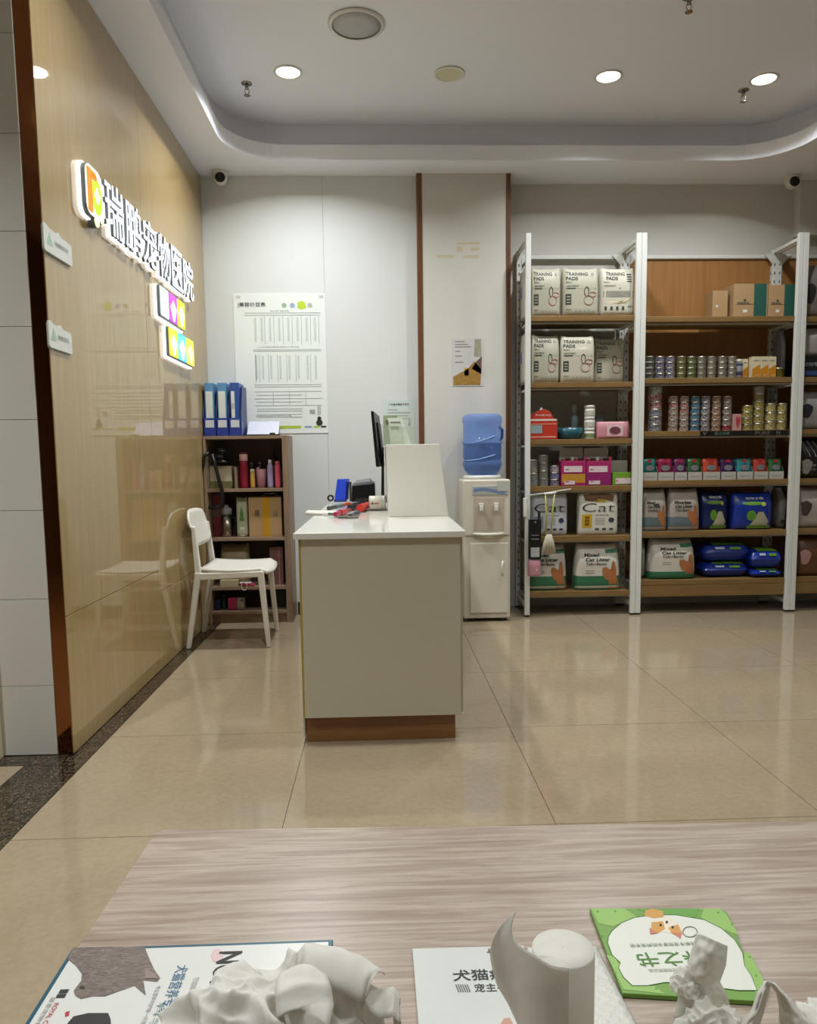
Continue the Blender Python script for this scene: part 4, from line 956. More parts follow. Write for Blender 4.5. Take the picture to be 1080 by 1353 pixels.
# ---- puppy training pads
m_pad = M('#b4b19d', .45, var=.04); m_pad2 = M('#c9c5b4', .3, var=.04); m_ink = M('#3a3d36', .6); m_pink = M('#b8847c', .6); m_teal = M('#8fb0a0', .6)
def pads(pa, pb, pt, lvl, Y, label, alt=False, mat=None):
    x0, x1, z0, z1 = place(pa, pb, pt, 0, lvl, Y)
    b = Bag('training_pads', label, 'pet pads', x0, x1, z0, z1, Y, .13, mat=mat or m_pad, top=.55, ears=.8, low=.95, p=7, group='packs of training pads')
    b.txt('title', 'TRAINING', m_ink, -.86 if not alt else -.70, .865, 1.25 if not alt else 1.1, .075, bold=.02); b.txt('title', 'PADS', m_ink, -.86 if not alt else -.70, .765, .68, .075, bold=.02)
    b.txt('subtitle', 'Baby', m_ink, -.84, .70, .34, .035); b.txt('subtitle', 'ABSORBENT', m_ink, -.84, .625, .7, .032); 
    if not alt:
        b.patch('stripe', m_ink, -.84, -.32, .575, .60, nu=3); pn = b.patch('info_panel', m_ink, -.88, -.56, .24, .47, nu=2)
        for k in range(3): b.patch('panel_line', m_pad, -.82, -.62, .28+.06*k, .30+.06*k, off=.0025, parent=b.t)
        for cu, cv, ru, rv, c in ((.30, .52, .12, .10, m_pink), (.42, .34, .26, .10, m_pink), (.62, .46, .22, .05, m_pink)):
            pts = [(cu+ru*math.cos(2*PI*k/24), cv+rv*math.sin(2*PI*k/24)) for k in range(25)]
            MB().tube([b.S(q[0], q[1], .0015) for q in pts], .0022, 5).build('puppy_line_art', m_pink if cu > .3 else m_ink, b.t, smooth=True)
        b.poly('dot', m_ink, [(.78+.03*math.cos(k), .585+.012*math.sin(k)) for k in range(6)])
        b.patch('pattern', m_teal, -.5, .7, .585, .59, nu=5); b.txt('weight', '50片', m_ink, -.86, .12, .28, .035)
        for k in range(5): b.patch('icon', m_prtg, -.35+k*.24, -.22+k*.24, .09, .12, nu=1)
        b.txt('corner_mark', '爱', m_prtg, .55, .86, .2, .06)
    else:
        b.patch('photo_band', M('#8f8c80', .5, var=.4, scale=40), -.9, .9, .40, .53, nu=6, nv=2); b.poly('leaf_print', M('#b0a07a', .5, var=.3), [(-.85, .30), (.2, .30), (.85, .40), (.5, .28), (0, .26)])
        for k in range(4): b.patch('icon', m_ink, -.8+k*.34, -.66+k*.34, .12, .20, nu=1)
        b.txt('weight', '60', m_ink, .55, .18, .3, .04); 
        for k in range(4): b.patch('side_print', m_ink, .5, .78, .72+.05*k, .745+.05*k, nu=2)
        b.poly('dot', m_ink, [(.1+.04*math.cos(k), .585+.014*math.sin(k)) for k in range(6)])
    return b
pads(703.5, 742, 352, 0, IY+.02, 'training pads pack at the left of the top shelf')
pads(745, 792, 352, 0, IY, 'training pads pack in the middle of the top shelf')
pads(795, 840, 352, 0, IY, 'whiter training pads pack with a photo band, right of the top shelf', True, m_pad2)
pads(704, 740, 441, 1, IY+.01, 'training pads pack at the left of the second shelf')
pads(742, 787, 442, 1, IY, 'glossy training pads pack in the middle of the second shelf', mat=M('#c0bcaa', .18, var=.04))
pads(787, 826, 445, 1, IY+.10, 'shaded training pads pack pushed back at the right of the second shelf')
for pt, lvl, lb in ((358, 0, 'white pads pack seen side-on behind the left post, top shelf'), (442, 1, 'white pads pack with a blue print behind the left post, second shelf')):
    z0 = BZ[0][lvl]; z1 = onY(692, pt, 5.2).z; xk = p1a+.0
    b = Bag('training_pads', lb, 'pet pads', -.11, .11, 0, z1-z0, -.021, .042, mat=m_pad2, top=.6, ears=.8, low=.95, p=7, group='packs of training pads', rz=-PI/2)
    b.t.location = (p1a+.030 - (.03 if lvl else .012), 5.155, z0 if not lvl else z0); b.poly('blue_print', M('#5a6fc0', .5), [(.2*math.cos(k*.7), .55+.14*math.sin(k*.7)) for k in range(9)])
    b.t.location.x = p1a+.028; b.t.location.y = 5.15
# ---- third board of the first bay
L = 2
x0, x1, z0, z1 = place(700, 737, 541, 0, L, IY)
t = thing('house_box', 'red house-shaped carton with a domed roof on the third shelf', 'carton', ((x0+x1)/2, IY+.07, z0)); w2 = (x1-x0)/2; hh = z1-z0
prof_ = [(-w2, 0), (w2, 0), (w2, hh*.60), (w2*.72, hh*.70)]+[(w2*.66*math.cos(a_), hh*.70+hh*.30*math.sin(a_)) for a_ in [PI*k/10 for k in range(1, 10)]]+[(-w2*.72, hh*.70), (-w2, hh*.60)]
MB().prism(prof_, lambda q: (q[0], -.07, q[1]), lambda q: (q[0], .07, q[1])).build('carton_body', M('#b5331f', .45), t, bevel=.002)
for u0, u1, v0, v1, c in ((-.95, .95, .62, .68, '#d9cfc4'), (-.9, -.1, .20, .48, '#8ea0a4'), (-.95, .95, .50, .53, '#d98a72'), (-.9, .9, .06, .10, '#d9a08c')):
    MB().box(u0*w2, u1*w2, -.0712, -.07, v0*hh, v1*hh).build('print', M(c, .5, var=.15), t)
text('lettering', 'Redkitty', M('#e3c9bd', .5), t, lambda u, v, d: (-w2*.55+u, -.0715, hh*.76+v), w=w2*1.1, h=hh*.09)
MB().lathe([(.012, 0), (.008, .012), (.002, .02)], 10, c=(0, 0, hh)).build('finial', m_white, t)
x0, x1, z0, z1 = place(738, 775, 565, 0, L, IY)
t = thing('pet_bowl', 'dark teal tray of a pet bowl beside the red carton', 'bowl', ((x0+x1)/2, IY+.09, z0)); r_ = (x1-x0)/2
MB().lathe([(r_*.8, 0), (r_*.95, .03), (r_, z1-z0), (r_*.94, z1-z0), (r_*.88, .035), (r_*.7, .012)], 32).build('tray', M('#1e5560', .3), t, smooth=True)
MB().lathe([(r_*.7, .014), (r_*.7, .03), (r_*.2, .035)], 28).build('inner_dish', M('#2c7480', .3), t, smooth=True)
x0, x1, z0, z1 = place(757, 766, 534, 0, L, IY+.20)
bottle_w('shampoo_bottle', 'slim pale blue bottle standing behind the teal bowl', 'bottle', (x0+x1)/2, IY+.24, z0, (x1-x0)/2, z1-z0, M('#8fa9ad', .35), M('#a9bcbc', .4), .3, .8)
x0, x1, z0, z1 = place(775, 789, 535, 0, L, IY)
hj = (z1-z0)/3
for k in range(3):
    r_ = (x1-x0)/2
    t = thing('supplement_jar', ['bottom', 'middle', 'topmost'][k]+' white jar of the stack on the third shelf', 'jar', ((x0+x1)/2, IY+.05, z0+k*hj+.0006*k), group='stacked white jars')
    MB().lathe([(r_*.92, 0), (r_, .004), (r_, hj*.62), (r_*.9, hj*.70)], 22).build('body', m_white, t, smooth=True)
    MB().lathe([(r_*.98, hj*.70), (r_*.98, hj*.96), (r_*.9, hj*.985)], 22).build('lid', M('#d2d2ca', .4), t, smooth=True)
    MB().lathe([(r_*1.004, hj*.12), (r_*1.004, hj*.5)], 22, caps=False).build('label_band', M('#b9bcae' if k else '#7a8a5a', .5, var=.5, scale=90), t, smooth=True)
x0, x1, z0, z1 = place(790, 833, 557, 0, L, IY)
b = Bag('wet_wipes', 'pink pack of wet wipes with a white lid on the third shelf', 'wipes', x0, x1, z0, z1, IY, .10, mat=M('#c98b96', .35), top=.8, low=.95, p=6)
lid_ = b.patch('lid', M('#d8b3b8', .3), -.45, .55, .14, .82, off=.006, nu=4, nv=2); b.poly('lid_print', M('#6d3a44', .5, var=.5, scale=80), [(.05+.34*math.cos(2*PI*k/16), .48+.22*math.sin(2*PI*k/16)) for k in range(16)], off=.008)
x0, x1, z0, z1 = place(789, 803, 545, 0, L, IY+.2)
bottle_w('glass_jar', 'clear empty jar standing behind the pink wipes', 'jar', (x0+x1)/2, IY+.26, z0, (x1-x0)/2, z1-z0, CLEAR('#b9c4bc', .6, .1), CLEAR('#b9c4bc', .5, .1), .2, .9)
# ---- cans
def can_mat(c1, c2, s=70):
    k = ('can', c1, c2)
    if k in MATS: return MATS[k]
    def fn(nt, p):
        n = noisetex(nt, coords(nt, (1, 1, 1.4)), s, 3, .6)
        a_, b_ = lin(c1), lin(c2); dk_ = tuple(v*.22 for v in a_)
        nt.links.new(ramp(nt, n, [(.36, dk_), (.44, tuple(v*.7 for v in a_)), (.52, tuple(v*.85 for v in b_)), (.60, tuple(v*.6 for v in a_)), (.68, dk_)]), p.inputs['Base Color']); p.inputs['Roughness'].default_value = .35
    MATS[k] = custom('can_label_%d' % len(MATS), fn); return MATS[k]
m_tin = M('#b9b4a6', .3, .8)
_canmesh = {}
def can(name, label, x, y, z, r, h, mt, group):
    k = (round(r, 3), round(h, 4), mt.name)
    if k not in _canmesh:
        mb = MB(); mb.lathe([(r*.95, 0), (r, h*.03), (r, h*.10)], 18, caps=False); mb.lathe([(r, h*.90), (r, h*.985), (r*.96, h*.995), (r*.92, h*.95), (.001, h*.95)], 18, caps=False)
        mb.lathe([(.001, h*.004), (r*.95, 0)], 18, caps=False); mb.cur = 1; mb.lathe([(r, h*.10), (r*.985, h*.14), (r*.985, h*.86), (r, h*.90)], 18, caps=False)
        o = mb.build(name, [m_tin, mt], smooth=True); _canmesh[k] = o.data
        o.location = (x, y, z)
    else:
        o = bpy.data.objects.new(name, _canmesh[k]); COL.objects.link(o); o.location = (x, y, z)
    return tag(o, label, 'can', group)
def stack(pc, pwid, ptop, bay, lvl, nn, cols, where, group, Y=None, name='food_can'):
    Y = IY+.02 if Y is None else Y
    x0, x1, z0, z1 = place(pc-pwid/2, pc+pwid/2, ptop, bay, lvl, Y+(.03))
    r = (x1-x0)/2*.985; h = (z1-z0)/nn
    for k in range(nn):
        c = cols[min(k, len(cols)-1)] if len(cols) == nn else cols[(k) % len(cols)]
        pos = 'bottom' if k == 0 else 'topmost' if k == nn-1 else ordinal(k)+' up'
        can(name, '%s can in the %s' % (pos, where), (x0+x1)/2+random.uniform(-.0015, .0015), Y+r+.002, z0+k*(h+.0004), r, h-.0006, can_mat(*c), group)
sv, dkk = '#b4b2aa', '#3c3b3a'
stack(705, 12.5, 607, 0, 3, 2, [(sv, '#3f4440'), (sv, '#5c605a')], 'silver can pair by the left post, fourth shelf', 'silver cans')
stack(718.5, 12.5, 601, 0, 3, 4, [(sv, dkk), ('#a9a598', '#4a4744'), (sv, dkk), ('#c0beb6', dkk)], 'tall silver can stack left of the purple cans', 'silver cans')
stack(733.5, 13, 615, 0, 3, 3, [('#4e4470', '#b0a8b8'), ('#463a78', '#a9a4c4'), ('#8a7e86', '#c9bfc4')], 'purple can stack beside the pink cartons', 'purple cans')
# ---- display cartons
m_mag = M('#a3235f', .45); m_magd = M('#8c2468', .45)
def display(pa, pb, pt, pbm, lvl, mat, label, flap=None, front=None, win=None, Y=None, zadd=0, h=None, contents=False):
    Y = IY+.01 if Y is None else Y
    x0, x1, z0, _ = place(pa, pb, pt, 0, lvl, Y, zadd); z1 = onY((pa+pb)/2, pt, Y).z
    b = Box('treat_carton', label, 'carton', x0+.0006, x1-.0006, z0, z1, Y, .14, mat=mat, group='treat cartons on the fourth shelf')
    if front: b.patch('front_print', front, -.96, .96, .25, .98)
    b.patch('name_label', M('#d8c4c8', .5), *(win or (-.8, .7, .12, .6)), off=.002); b.txt('lettering', 'MIX', m_mag, -.66, .28, .3, .12, off=.003)
    if flap:
        hz = onY((pa+pb)/2, flap, Y+.14).z-z0
        MB().box(-b.w/2+.002, b.w/2-.002, .0, .003, b.h-.001, hz).build('raised_flap', M('#b3ada4', .6), b.t)
    if contents:
        for k in range(6):
            u = -.85+.34*k
            MB().box(u*b.w/2, u*b.w/2+b.w*.12, -b.d*.42, -.004, b.h, b.h+.014+.012*((k*7) % 3)/2).build('sachet', M(['#b83a5a', '#5a2a2a', '#cfcac4', '#b8404a', '#3a3a3a', '#c04a6a'][k], .35), b.t, bevel=.004)
    return b, z1
_, zt1 = display(742, 774.5, 626, 641, 3, m_mag, 'lower carton with a yellow front on the fourth shelf', front=M('#b7862c', .45, var=.15), win=(-.75, .1, .1, .42))
_, zt2 = display(775, 808, 626, 641, 3, m_magd, 'lower magenta carton with a dark picture, right of the yellow one', front=M('#8a1d63', .45, var=.2), win=(-.8, .1, .1, .42))
def upper(pa, pb, zb, label):
    b, _ = display(pa, pb, 609, 625, 3, m_mag, label, flap=592, zadd=zb-BZ[0][3]+.0006, contents=True); return b
upper(742, 774.5, zt1, 'open magenta treat carton stacked on the yellow fronted one'); upper(775, 808, zt2, 'open magenta treat carton stacked on the lower magenta one')
b, _ = display(810, 834, 624, 641, 3, M('#6f9a2c', .45), 'open lime green carton at the right of the fourth shelf', flap=608, win=(-.7, 1, .1, .55))
# ---- cat litter bags
m_lit = M('#c9c5b8', .4, var=.04); m_green = M('#2f6e4c', .45); m_orange = M('#a8693c', .5, var=.12); m_ink2 = M('#26261f', .6)
def litter(pa, pb, pt, bay, lvl, label, Y=None, band=m_green, body=None, hi=.32, hand=(.42, .38), ttl=(-.68, .56), d=.16, stamp=True):
    Y = IY if Y is None else Y
    x0, x1, z0, z1 = place(pa, pb, pt, bay, lvl, Y)
    b = Bag('cat_litter_bag', label, 'cat litter', x0, x1, z0, z1, Y, d, mat=body or m_lit, top=.28, ears=1, low=.95, p=5, taper=.12, group='mixed cat litter bags')
    b.band('colour_band', band, .005, hi, nv=3)
    du = hand[0]-.42
    thumb = [(.16, .50), (.17, .38), (.28, .25), (.44, .21), (.45, .03), (.90, .03), (.90, .14), (.80, .30), (.80, .46), (.74, .63), (.66, .65), (.60, .61), (.62, .49), (.50, .46), (.34, .52)]
    b.poly('thumb_print', m_orange, [(q[0]+du, q[1]) for q in thumb], off=.003)
    u, v = ttl
    b.txt('title', 'Mixed', m_ink2, u, v+.19, .70, .075, bold=.03, slant=.2); b.txt('title', 'Cat Litter', m_ink2, u+.05, v+.09, 1.15, .075, bold=.03, slant=.2); b.txt('title', 'Tofu+Bento', m_ink2, u+.08, v, .95, .06, bold=.02, slant=.2)
    for k in range(2): b.patch('small_print', m_prtg, u+.1, u+.5, v-.13-.05*k, v-.115-.05*k, nu=2)
    if stamp: b.patch('green_label', m_green, .35, .92, .82, .90, nu=3)
    return b
litter(698, 751, 716, 0, 5, 'mixed cat litter bag behind the hanging pink pouch, bottom left', Y=IY+.02)
litter(761, 822, 713, 0, 5, 'mixed cat litter bag with thumb print at the right of the bottom shelf')
litter(859.5, 922, 710, 1, 5, 'wide mixed cat litter bag at the left of the orange bay bottom', hi=.20, hand=(.50, .30), ttl=(-.60, .56), d=.18)
x0, x1, z0, z1 = place(851, 858, 712, 1, 5, IY)
b = Bag('cat_litter_bag', 'cat litter bag mostly hidden behind the middle post, bottom shelf', 'cat litter', x0-.002, x1, z0, z1, IY+.06, .17, mat=M('#8f8d84', .45, var=.2), group='mixed cat litter bags', top=.3); b.patch('colour_band', m_green, -.9, .9, .01, .22, nu=4)
m_grey = M('#5f6f75', .5); m_lit2 = M('#a39a90', .5, var=.05)
litter(851, 883, 641, 1, 4, 'cat litter bag with a grey band at the far left of the fifth board', band=m_grey, body=m_lit2, hi=.34, d=.13, stamp=False, ttl=(-.8, .48)).patch('dark_label', m_ink, -.2, .3, .62, .68, nu=2)
litter(884.5, 927, 641, 1, 4, 'cat litter bag with a grey band, second along the fifth board', band=m_grey, body=m_lit2, hi=.34, d=.13, stamp=False, ttl=(-.72, .48)).patch('dark_label', m_ink, 0, .4, .66, .72, nu=2)
# "Cat" bags
m_cat = M('#cbc8bc', .35, var=.04)
def catbag(pa, pb, pt, label, col, Y):
    x0, x1, z0, z1 = place(pa, pb, pt, 0, 4, Y)
    b = Bag('cat_food_bag', label, 'cat food', x0, x1, z0, z1, Y, .12, mat=m_cat if col == 'y' else M('#b9bcc2', .35, var=.04), top=.7, low=.96, p=7, group='bags lettered Cat')
    b.txt('title', 'Cat', m_ink2, -.88, .56, 1.65, .20, bold=-.012, slant=.15)
    if col == 'y':
        b.poly('cat_photo', M('#6e4a2c', .5, var=.4, scale=50), [(-.7, .82), (-.3, .80), (.3, .84), (.7, .80), (.8, .93), (.4, .985), (-.4, .985), (-.8, .95)]); b.poly('nose_patch', M('#b59a3a', .5), [(-.2, .78), (.3, .78), (.4, .84), (-.1, .86)])
        pn = b.patch('yellow_panel', M('#bf9a1e', .45), -.86, -.36, .18, .50, nu=3)
        for k in range(3): b.patch('panel_print', M('#7a4f14', .5), -.72, -.5, .24+k*.08, .29+k*.08, off=.003, nu=1)
    else:
        b.patch('grey_panel', M('#7f858c', .5), -.86, -.36, .18, .46, nu=3)
    b.poly('badge', M('#343a52', .5), [(.62+.15*math.cos(2*PI*k/14), .36+.058*math.sin(2*PI*k/14)) for k in range(14)])
    b.patch('subtitle', m_prtg, -.2, .5, .47, .49, nu=3)
    for k in range(4): b.patch('small_print', m_prtg, -.2, .3, .26+.045*k, .272+.045*k, nu=2)
    for k in range(3): b.patch('icon', m_ink, -.2+.36*k, .0+.36*k, .12, .17, nu=1)
    return b
catbag(703, 751, 648, 'silvery bag lettered Cat behind the hanging brush', 'b', IY+.02); catbag(766, 818, 648, 'bag lettered Cat with a yellow panel on the fifth shelf', 'y', IY)
# ---- things hung from the left post
HY = SY-.012
t = thing('hook_arm', 'thin clear hook arm clamped to the left shelving post', 'hook', (p1a+.01, HY, onY(697, 660, HY).z))
MB().tube([onY(695, 655, HY-.01), onY(725, 651, HY-.03), onY(755, 646, HY-.05)], .0045, 8).build('arm', CLEAR('#dfe5df', .35, .45), t, smooth=True, world=True)
q = onY(694, 672, HY); BX('clamp', m_white, q.x-.012, q.x+.012, HY-.012, SY-.0005, q.z-.055, q.z+.07, t, .004)
q = onY(727, 651, HY-.03); HB = HY-.047
t = thing('whisk_brush', 'white bristled brush with a yellow handle hanging from the hook arm', 'brush', (q.x, HY-.03, onY(726, 733, HY-.03).z))
for s_ in (-1, 1): MB().tube([onY(727+s_*6, 653, HB), onY(726+s_*4, 680, HB), onY(725+s_*3, 708, HB)], .0055, 8).build('handle_rod', M('#a8a653', .35), t, smooth=True, world=True)
MB().tube([onY(719, 652.5, HB), onY(735, 651, HB)], .007, 8).build('handle_cap', m_white, t, smooth=True, world=True)
c0, c1 = onY(725.5, 706, HB), onY(725.5, 733, HB)
for k in range(9):
    s_ = (k-4)/4
    MB().tube([(c0.x+s_*.012, c0.y-.01*(k % 2), c0.z), (c0.x+s_*.03, c0.y-.012*(k % 2), (c0.z+c1.z)/2), (c0.x+s_*.042, c0.y, c1.z+.006*abs(s_))], [.007, .009, .006], 6).build('bristle_tuft', M('#b9b09c', .7), t, smooth=True, world=True)
x0, x1, z0, z1 = bx_px(698, 686, 714, 738, HY-.01)
b = Box('hanging_pack', 'black carded package hanging in front of the left post', 'package', x0, x1, z0, z1, HY-.045, .03, mat=M('#111214', .35))
b.patch('white_label', M('#a9aaa6', .5), -.7, .7, .06, .30); b.patch('small_print', m_prtg, -.6, .6, .5, .52); b.patch('small_print', m_prtg, -.6, .6, .6, .615); b.patch('hang_hole', m_prtg, -.15, .15, .92, .95)
MB().box(x1-x0-(x1-x0)*.75, (x1-x0)*.45, -.002, .006, b.h, b.h+.05).build('hang_strap', m_dark, b.t)
x0, x1, z0, z1 = bx_px(697, 739, 714, 760, HY-.01)
b = Bag('pink_pouch', 'small pink pouch hanging under the black package', 'pouch', x0, x1, z0, z1-.002, HY-.05, .04, mat=M('#b98490', .3), top=.5, p=3, low=.9); b.poly('pale_patch', M('#d3b4ba', .4), [(.3+.2*math.cos(k), .4+.08*math.sin(k)) for k in range(6)])  # paler pink patch on the pouch front
MB().tube([(0, 0, b.h-.004), (0, .004, b.h+.0)], .004, 6).build('loop', m_white, b.t)

# ---- orange bay, top board: kraft cartons
def kraft(pa, pb, pt, label, Y, green=None, side=.12):
    x0, x1, z0, z1 = place(pa, pb, pt, 1, 0, Y)
    b = Box('kraft_carton', label, 'carton', x0, x1, z0, z1, Y, side, mat=m_kraft, group='kraft cartons')
    if green: b.patch('green_panel', M('#24564a', .55), green[0], green[1], 0, 1); b.txt('lettering', '宠物用品', m_ink, -.8, .42, .7, .06); b.patch('print_line', m_ink, -.85, green[0]-.05, .40, .415); b.poly('crest', m_ink, [(-.35+.10*math.cos(k), .52+.03*math.sin(k)) for k in range(6)])
    b.patch('white_sticker', m_white, -.55 if not green else -.45, -.30 if not green else -.2, (.42 if not green else .17), (.50 if not green else .25))
    return b
kraft(942, 962, 384, 'small plain kraft carton standing left on the top board', IY+.10)
kraft(970, 1015, 375, 'kraft carton with a green panel in the middle of the top board', IY+.06, (.18, .92), .2)
kraft(1016, 1052, 376, 'kraft carton with a green panel nearest the right post', IY+.06, (.15, 1.0), .2)
# ---- second board: nine stacks of flat tins, boxes
cols9 = [('#39423a', '#6c7068'), ('#4d4a63', '#9d98a6'), ('#565b73', '#a5a3ac'), ('#8a8a52', '#2f2f28'), ('#7f8a52', '#2f2f28'), ('#a39c88', '#2b2723'), ('#b0a48e', '#2b211c'), ('#aaa08c', '#2b2723'), ('#b3a996', '#302a24')]
desc = ['dark green', 'plum', 'slate blue', 'olive', 'green', 'black and cream', 'brown and cream', 'cream', 'pale cream']
for i, (pc, c) in enumerate(zip((858.5, 872, 885.5, 900.5, 914, 927, 940.5, 954.5, 967.5), cols9)):
    stack(pc, 12.4, 471.5, 1, 1, 4, [c], '%s %s stack of the row of flat tins' % (ordinal(i), desc[i]), 'flat tins on the second board')
x0, x1, z0, z1 = place(974, 985, 474, 1, 1, IY+.02)
t = bottle_w('powder_bottle', 'white bottle with a blue cap band beside the tins', 'bottle', (x0+x1)/2, IY+.06, z0, (x1-x0)/2, z1-z0, M('#8f8a92', .4), m_white, .2, .8, band=(M('#3b3a5c', .4), .2))
MB().lathe([((x1-x0)/2*1.03, (z1-z0)*.66), ((x1-x0)/2*1.03, (z1-z0)*.76)], 20, caps=False).build('blue_band', M('#27356b', .4), t, smooth=True)
m_or = M('#c07f16', .45, var=.1); m_cr = M('#cfc2a0', .45)
for i, (pa, pb, pt) in enumerate(((986, 993.5, 473), (994.3, 1004.8, 471), (1005.2, 1015.4, 471), (1015.8, 1026, 471))):
    x0, x1, z0, z1 = place(pa, pb, pt, 1, 1, IY+.02)
    b = Box('nutrition_box', 'orange and cream upright box, %s of four by the tins' % ordinal(i), 'box', x0, x1, z0, z1, IY+.02+(.05 if i == 0 else 0), .05, mat=m_cr, bevel=.001, group='orange and cream boxes')
    b.poly('orange_field', m_or, [(-.98, .04), (.98, .04), (.98, .62), (.2, .54), (-.4, .46), (-.98, .42)], off=.001); b.patch('print', m_prtg, -.6, .6, .78, .84); b.patch('swoosh', m_cr, -.2, .8, .10, .13, off=.002)
x0, x1, z0, z1 = place(1028, 1043, 485, 1, 1, IY+.02)
can('gold_tin', 'wide olive gold tin nearest the right post, second board', (x0+x1)/2, IY+.09, z0, (x1-x0)/2, z1-z0, can_mat('#8a7a24', '#6a5c1c'), 'gold tins')
# ---- third board: can towers
stack(867, 17.5, 508, 1, 2, 6, [('#6a6672', '#a9a5a8'), ('#5f5b6c', '#b0aaa8'), ('#7a7680', '#9a9aa0'), ('#8f3a38', '#b9a79c'), ('#a3433c', '#bfb0a0'), ('#8f9484', '#c4c4b4')], 'wide tower by the middle post, third board', 'tall can towers')
cols6 = [('#8a6f62', '#c4b2a4'), ('#83645c', '#c9b5a6'), ('#2f5872', '#6f93a4'), ('#4d4658', '#b7b1b4'), ('#7a5238', '#bf9f84'), ('#6e5a58', '#a99a96')]
d6 = ['first, beige', 'second, rosy', 'third, blue', 'fourth, violet', 'fifth, brown', 'sixth, mauve']
for i, (pc, c) in enumerate(zip((890, 904, 918.5, 932, 946.5, 961), cols6)):
    red = ('#8a2f36', '#c4a69a')
    cc = [c]*6
    if i == 0: cc = [c, c, c, c, red, c]
    if i == 1: cc = [c, c, c, red, red, c]
    if i == 5: cc = [('#a03a48', '#8a3a40')]+[c]*5
    stack(pc, 12.6, 524, 1, 2, 6, cc, '%s of the six narrow towers' % d6[i], 'narrow can towers')
x0, x1, z0, z1 = place(969, 980, 547, 1, 2, IY+.02)
b = Box('heart_box', 'pale box with a pink heart between the towers and gold cans', 'box', x0, x1, z0, z1, IY+.02, .05, mat=M('#b98d84', .5), bevel=.001)
b.poly('heart_print', M('#a83a44', .5), [(.1, .1), (.7, .5), (.75, .75), (.5, .88), (.2, .72), (-.1, .88), (-.4, .72), (-.3, .45)])
gcol = ('#8f8546', '#b9a862')
for i, (pc, pt, nn, cc) in enumerate(((988, 536, 4, [gcol]), (1003, 511, 6, [gcol, gcol, gcol, gcol, ('#a89660', '#5a4a2a'), ('#a9a290', '#7a7468')]), (1018.5, 533, 3, [('#a89a5a', '#cdbf8a')]), (1033.5, 533, 3, [('#9a9050', '#c4b274')]))):
    stack(pc, 14.2, pt, 1, 2, nn, cc, '%s stack of gold cans on the third board' % ordinal(i), 'gold cans on the third board')
xa, xb = gx(926, 1043, SY+.01, 571)
t = thing('shelf_strip', 'black printed advertising strip along the third board edge', 'strip', ((xa+xb)/2, SY+.012, BZ[1][2]-.034))
BX('strip', M('#191817', .3), xa, min(xb, p3a-.012), SY+.012, SY+.0165, BZ[1][2]-.036, BZ[1][2]-.002, t)
for k, (u, s_, c) in enumerate(((.03, 'V', '#8f8f88'), (.16, '猫主食罐', '#5f7a66'), (.62, 'PURE', '#7a6a5c'), (.86, 'N', '#8a8478'))):
    text('lettering', s_, M(c, .5), t, camface(xa+u*(xb-xa), BZ[1][2]-.029, SY+.0115), w=(.04 if len(s_) == 1 else .17)*(xb-xa), h=.02, world=True)
# ---- fourth board: nine boxes of pouches
pcol = [('#1f6e63', 'teal'), ('#8a1f45', 'crimson and purple'), ('#5c2350', 'plum'), ('#2f5a34', 'green'), ('#b0452c', 'orange'), ('#3a1f4c', 'dark purple'), ('#2a7f80', 'turquoise'), ('#a83f30', 'red orange'), ('#2f5f38', 'leaf green')]
for i, ((pa, pb), (c, cn)) in enumerate(zip(((850, 869.5), (870, 891), (892, 908.5), (909.5, 928.5), (929.5, 952.5), (953.5, 973.5), (974.5, 996), (997, 1016), (1017, 1036.5)), pcol)):
    x0, x1, z0, z1 = place(pa, pb, 605, 1, 3, IY)
    t = thing('pouch_box', '%s box of %s pet food pouches along the fourth board' % (ordinal(i), cn), 'pouch box', ((x0+x1)/2, IY+.06, z0), group='pouch display boxes')
    w2 = (x1-x0)/2; hh = z1-z0
    MB().prism([(-.06, 0), (.06, 0), (.06, hh*.9), (.056, hh*.9), (.056, .003), (-.057, .003), (-.057, hh*.36), (-.06, hh*.36)], lambda q: (-w2, q[0], q[1]), lambda q: (w2, q[0], q[1])).build('tray', M('#b3aea8', .5), t)
    for s_ in (-1, 1): MB().prism([(-.06, 0), (.06, 0), (.06, hh*.9), (-.03, hh*.62), (-.06, hh*.36)], lambda q: (s_*w2*.995, q[0], q[1]), lambda q: (s_*w2*.965, q[0], q[1])).build('tray_side', M(c, .5), t)
    for k in range(3):
        yk = -.045+.028*k
        po = MB().grid(lambda u, v: ((2*u-1)*w2*.9*(1-.06*v), yk+.014*v-.008*math.sin(PI*u)*math.sin(PI*min(1, .2+v*.8)), .012+(hh*.97-.012)*v-.004*k), 6, 6).build('pouch', M(c, .28, var=.35, scale=45), t, smooth=True, solid=.002)
        if k == 0:
            MB().prism([(w2*.55*math.cos(2*PI*j/12), hh*.55+hh*.13*math.sin(2*PI*j/12)) for j in range(12)], lambda q: (q[0], yk-.006, q[1]), lambda q: (q[0], yk-.0045, q[1])).build('cat_print', M('#77777c', .5, var=.6, scale=90), po)
            MB().box(-w2*.3, w2*.25, yk-.002, yk-.0005, hh*.8, hh*.92).build('red_logo', M('#a82430', .4), po)
    MB().box(-w2*.7, w2*.7, -.0606, -.06, hh*.14, hh*.17).build('tray_print', m_prtg, t)
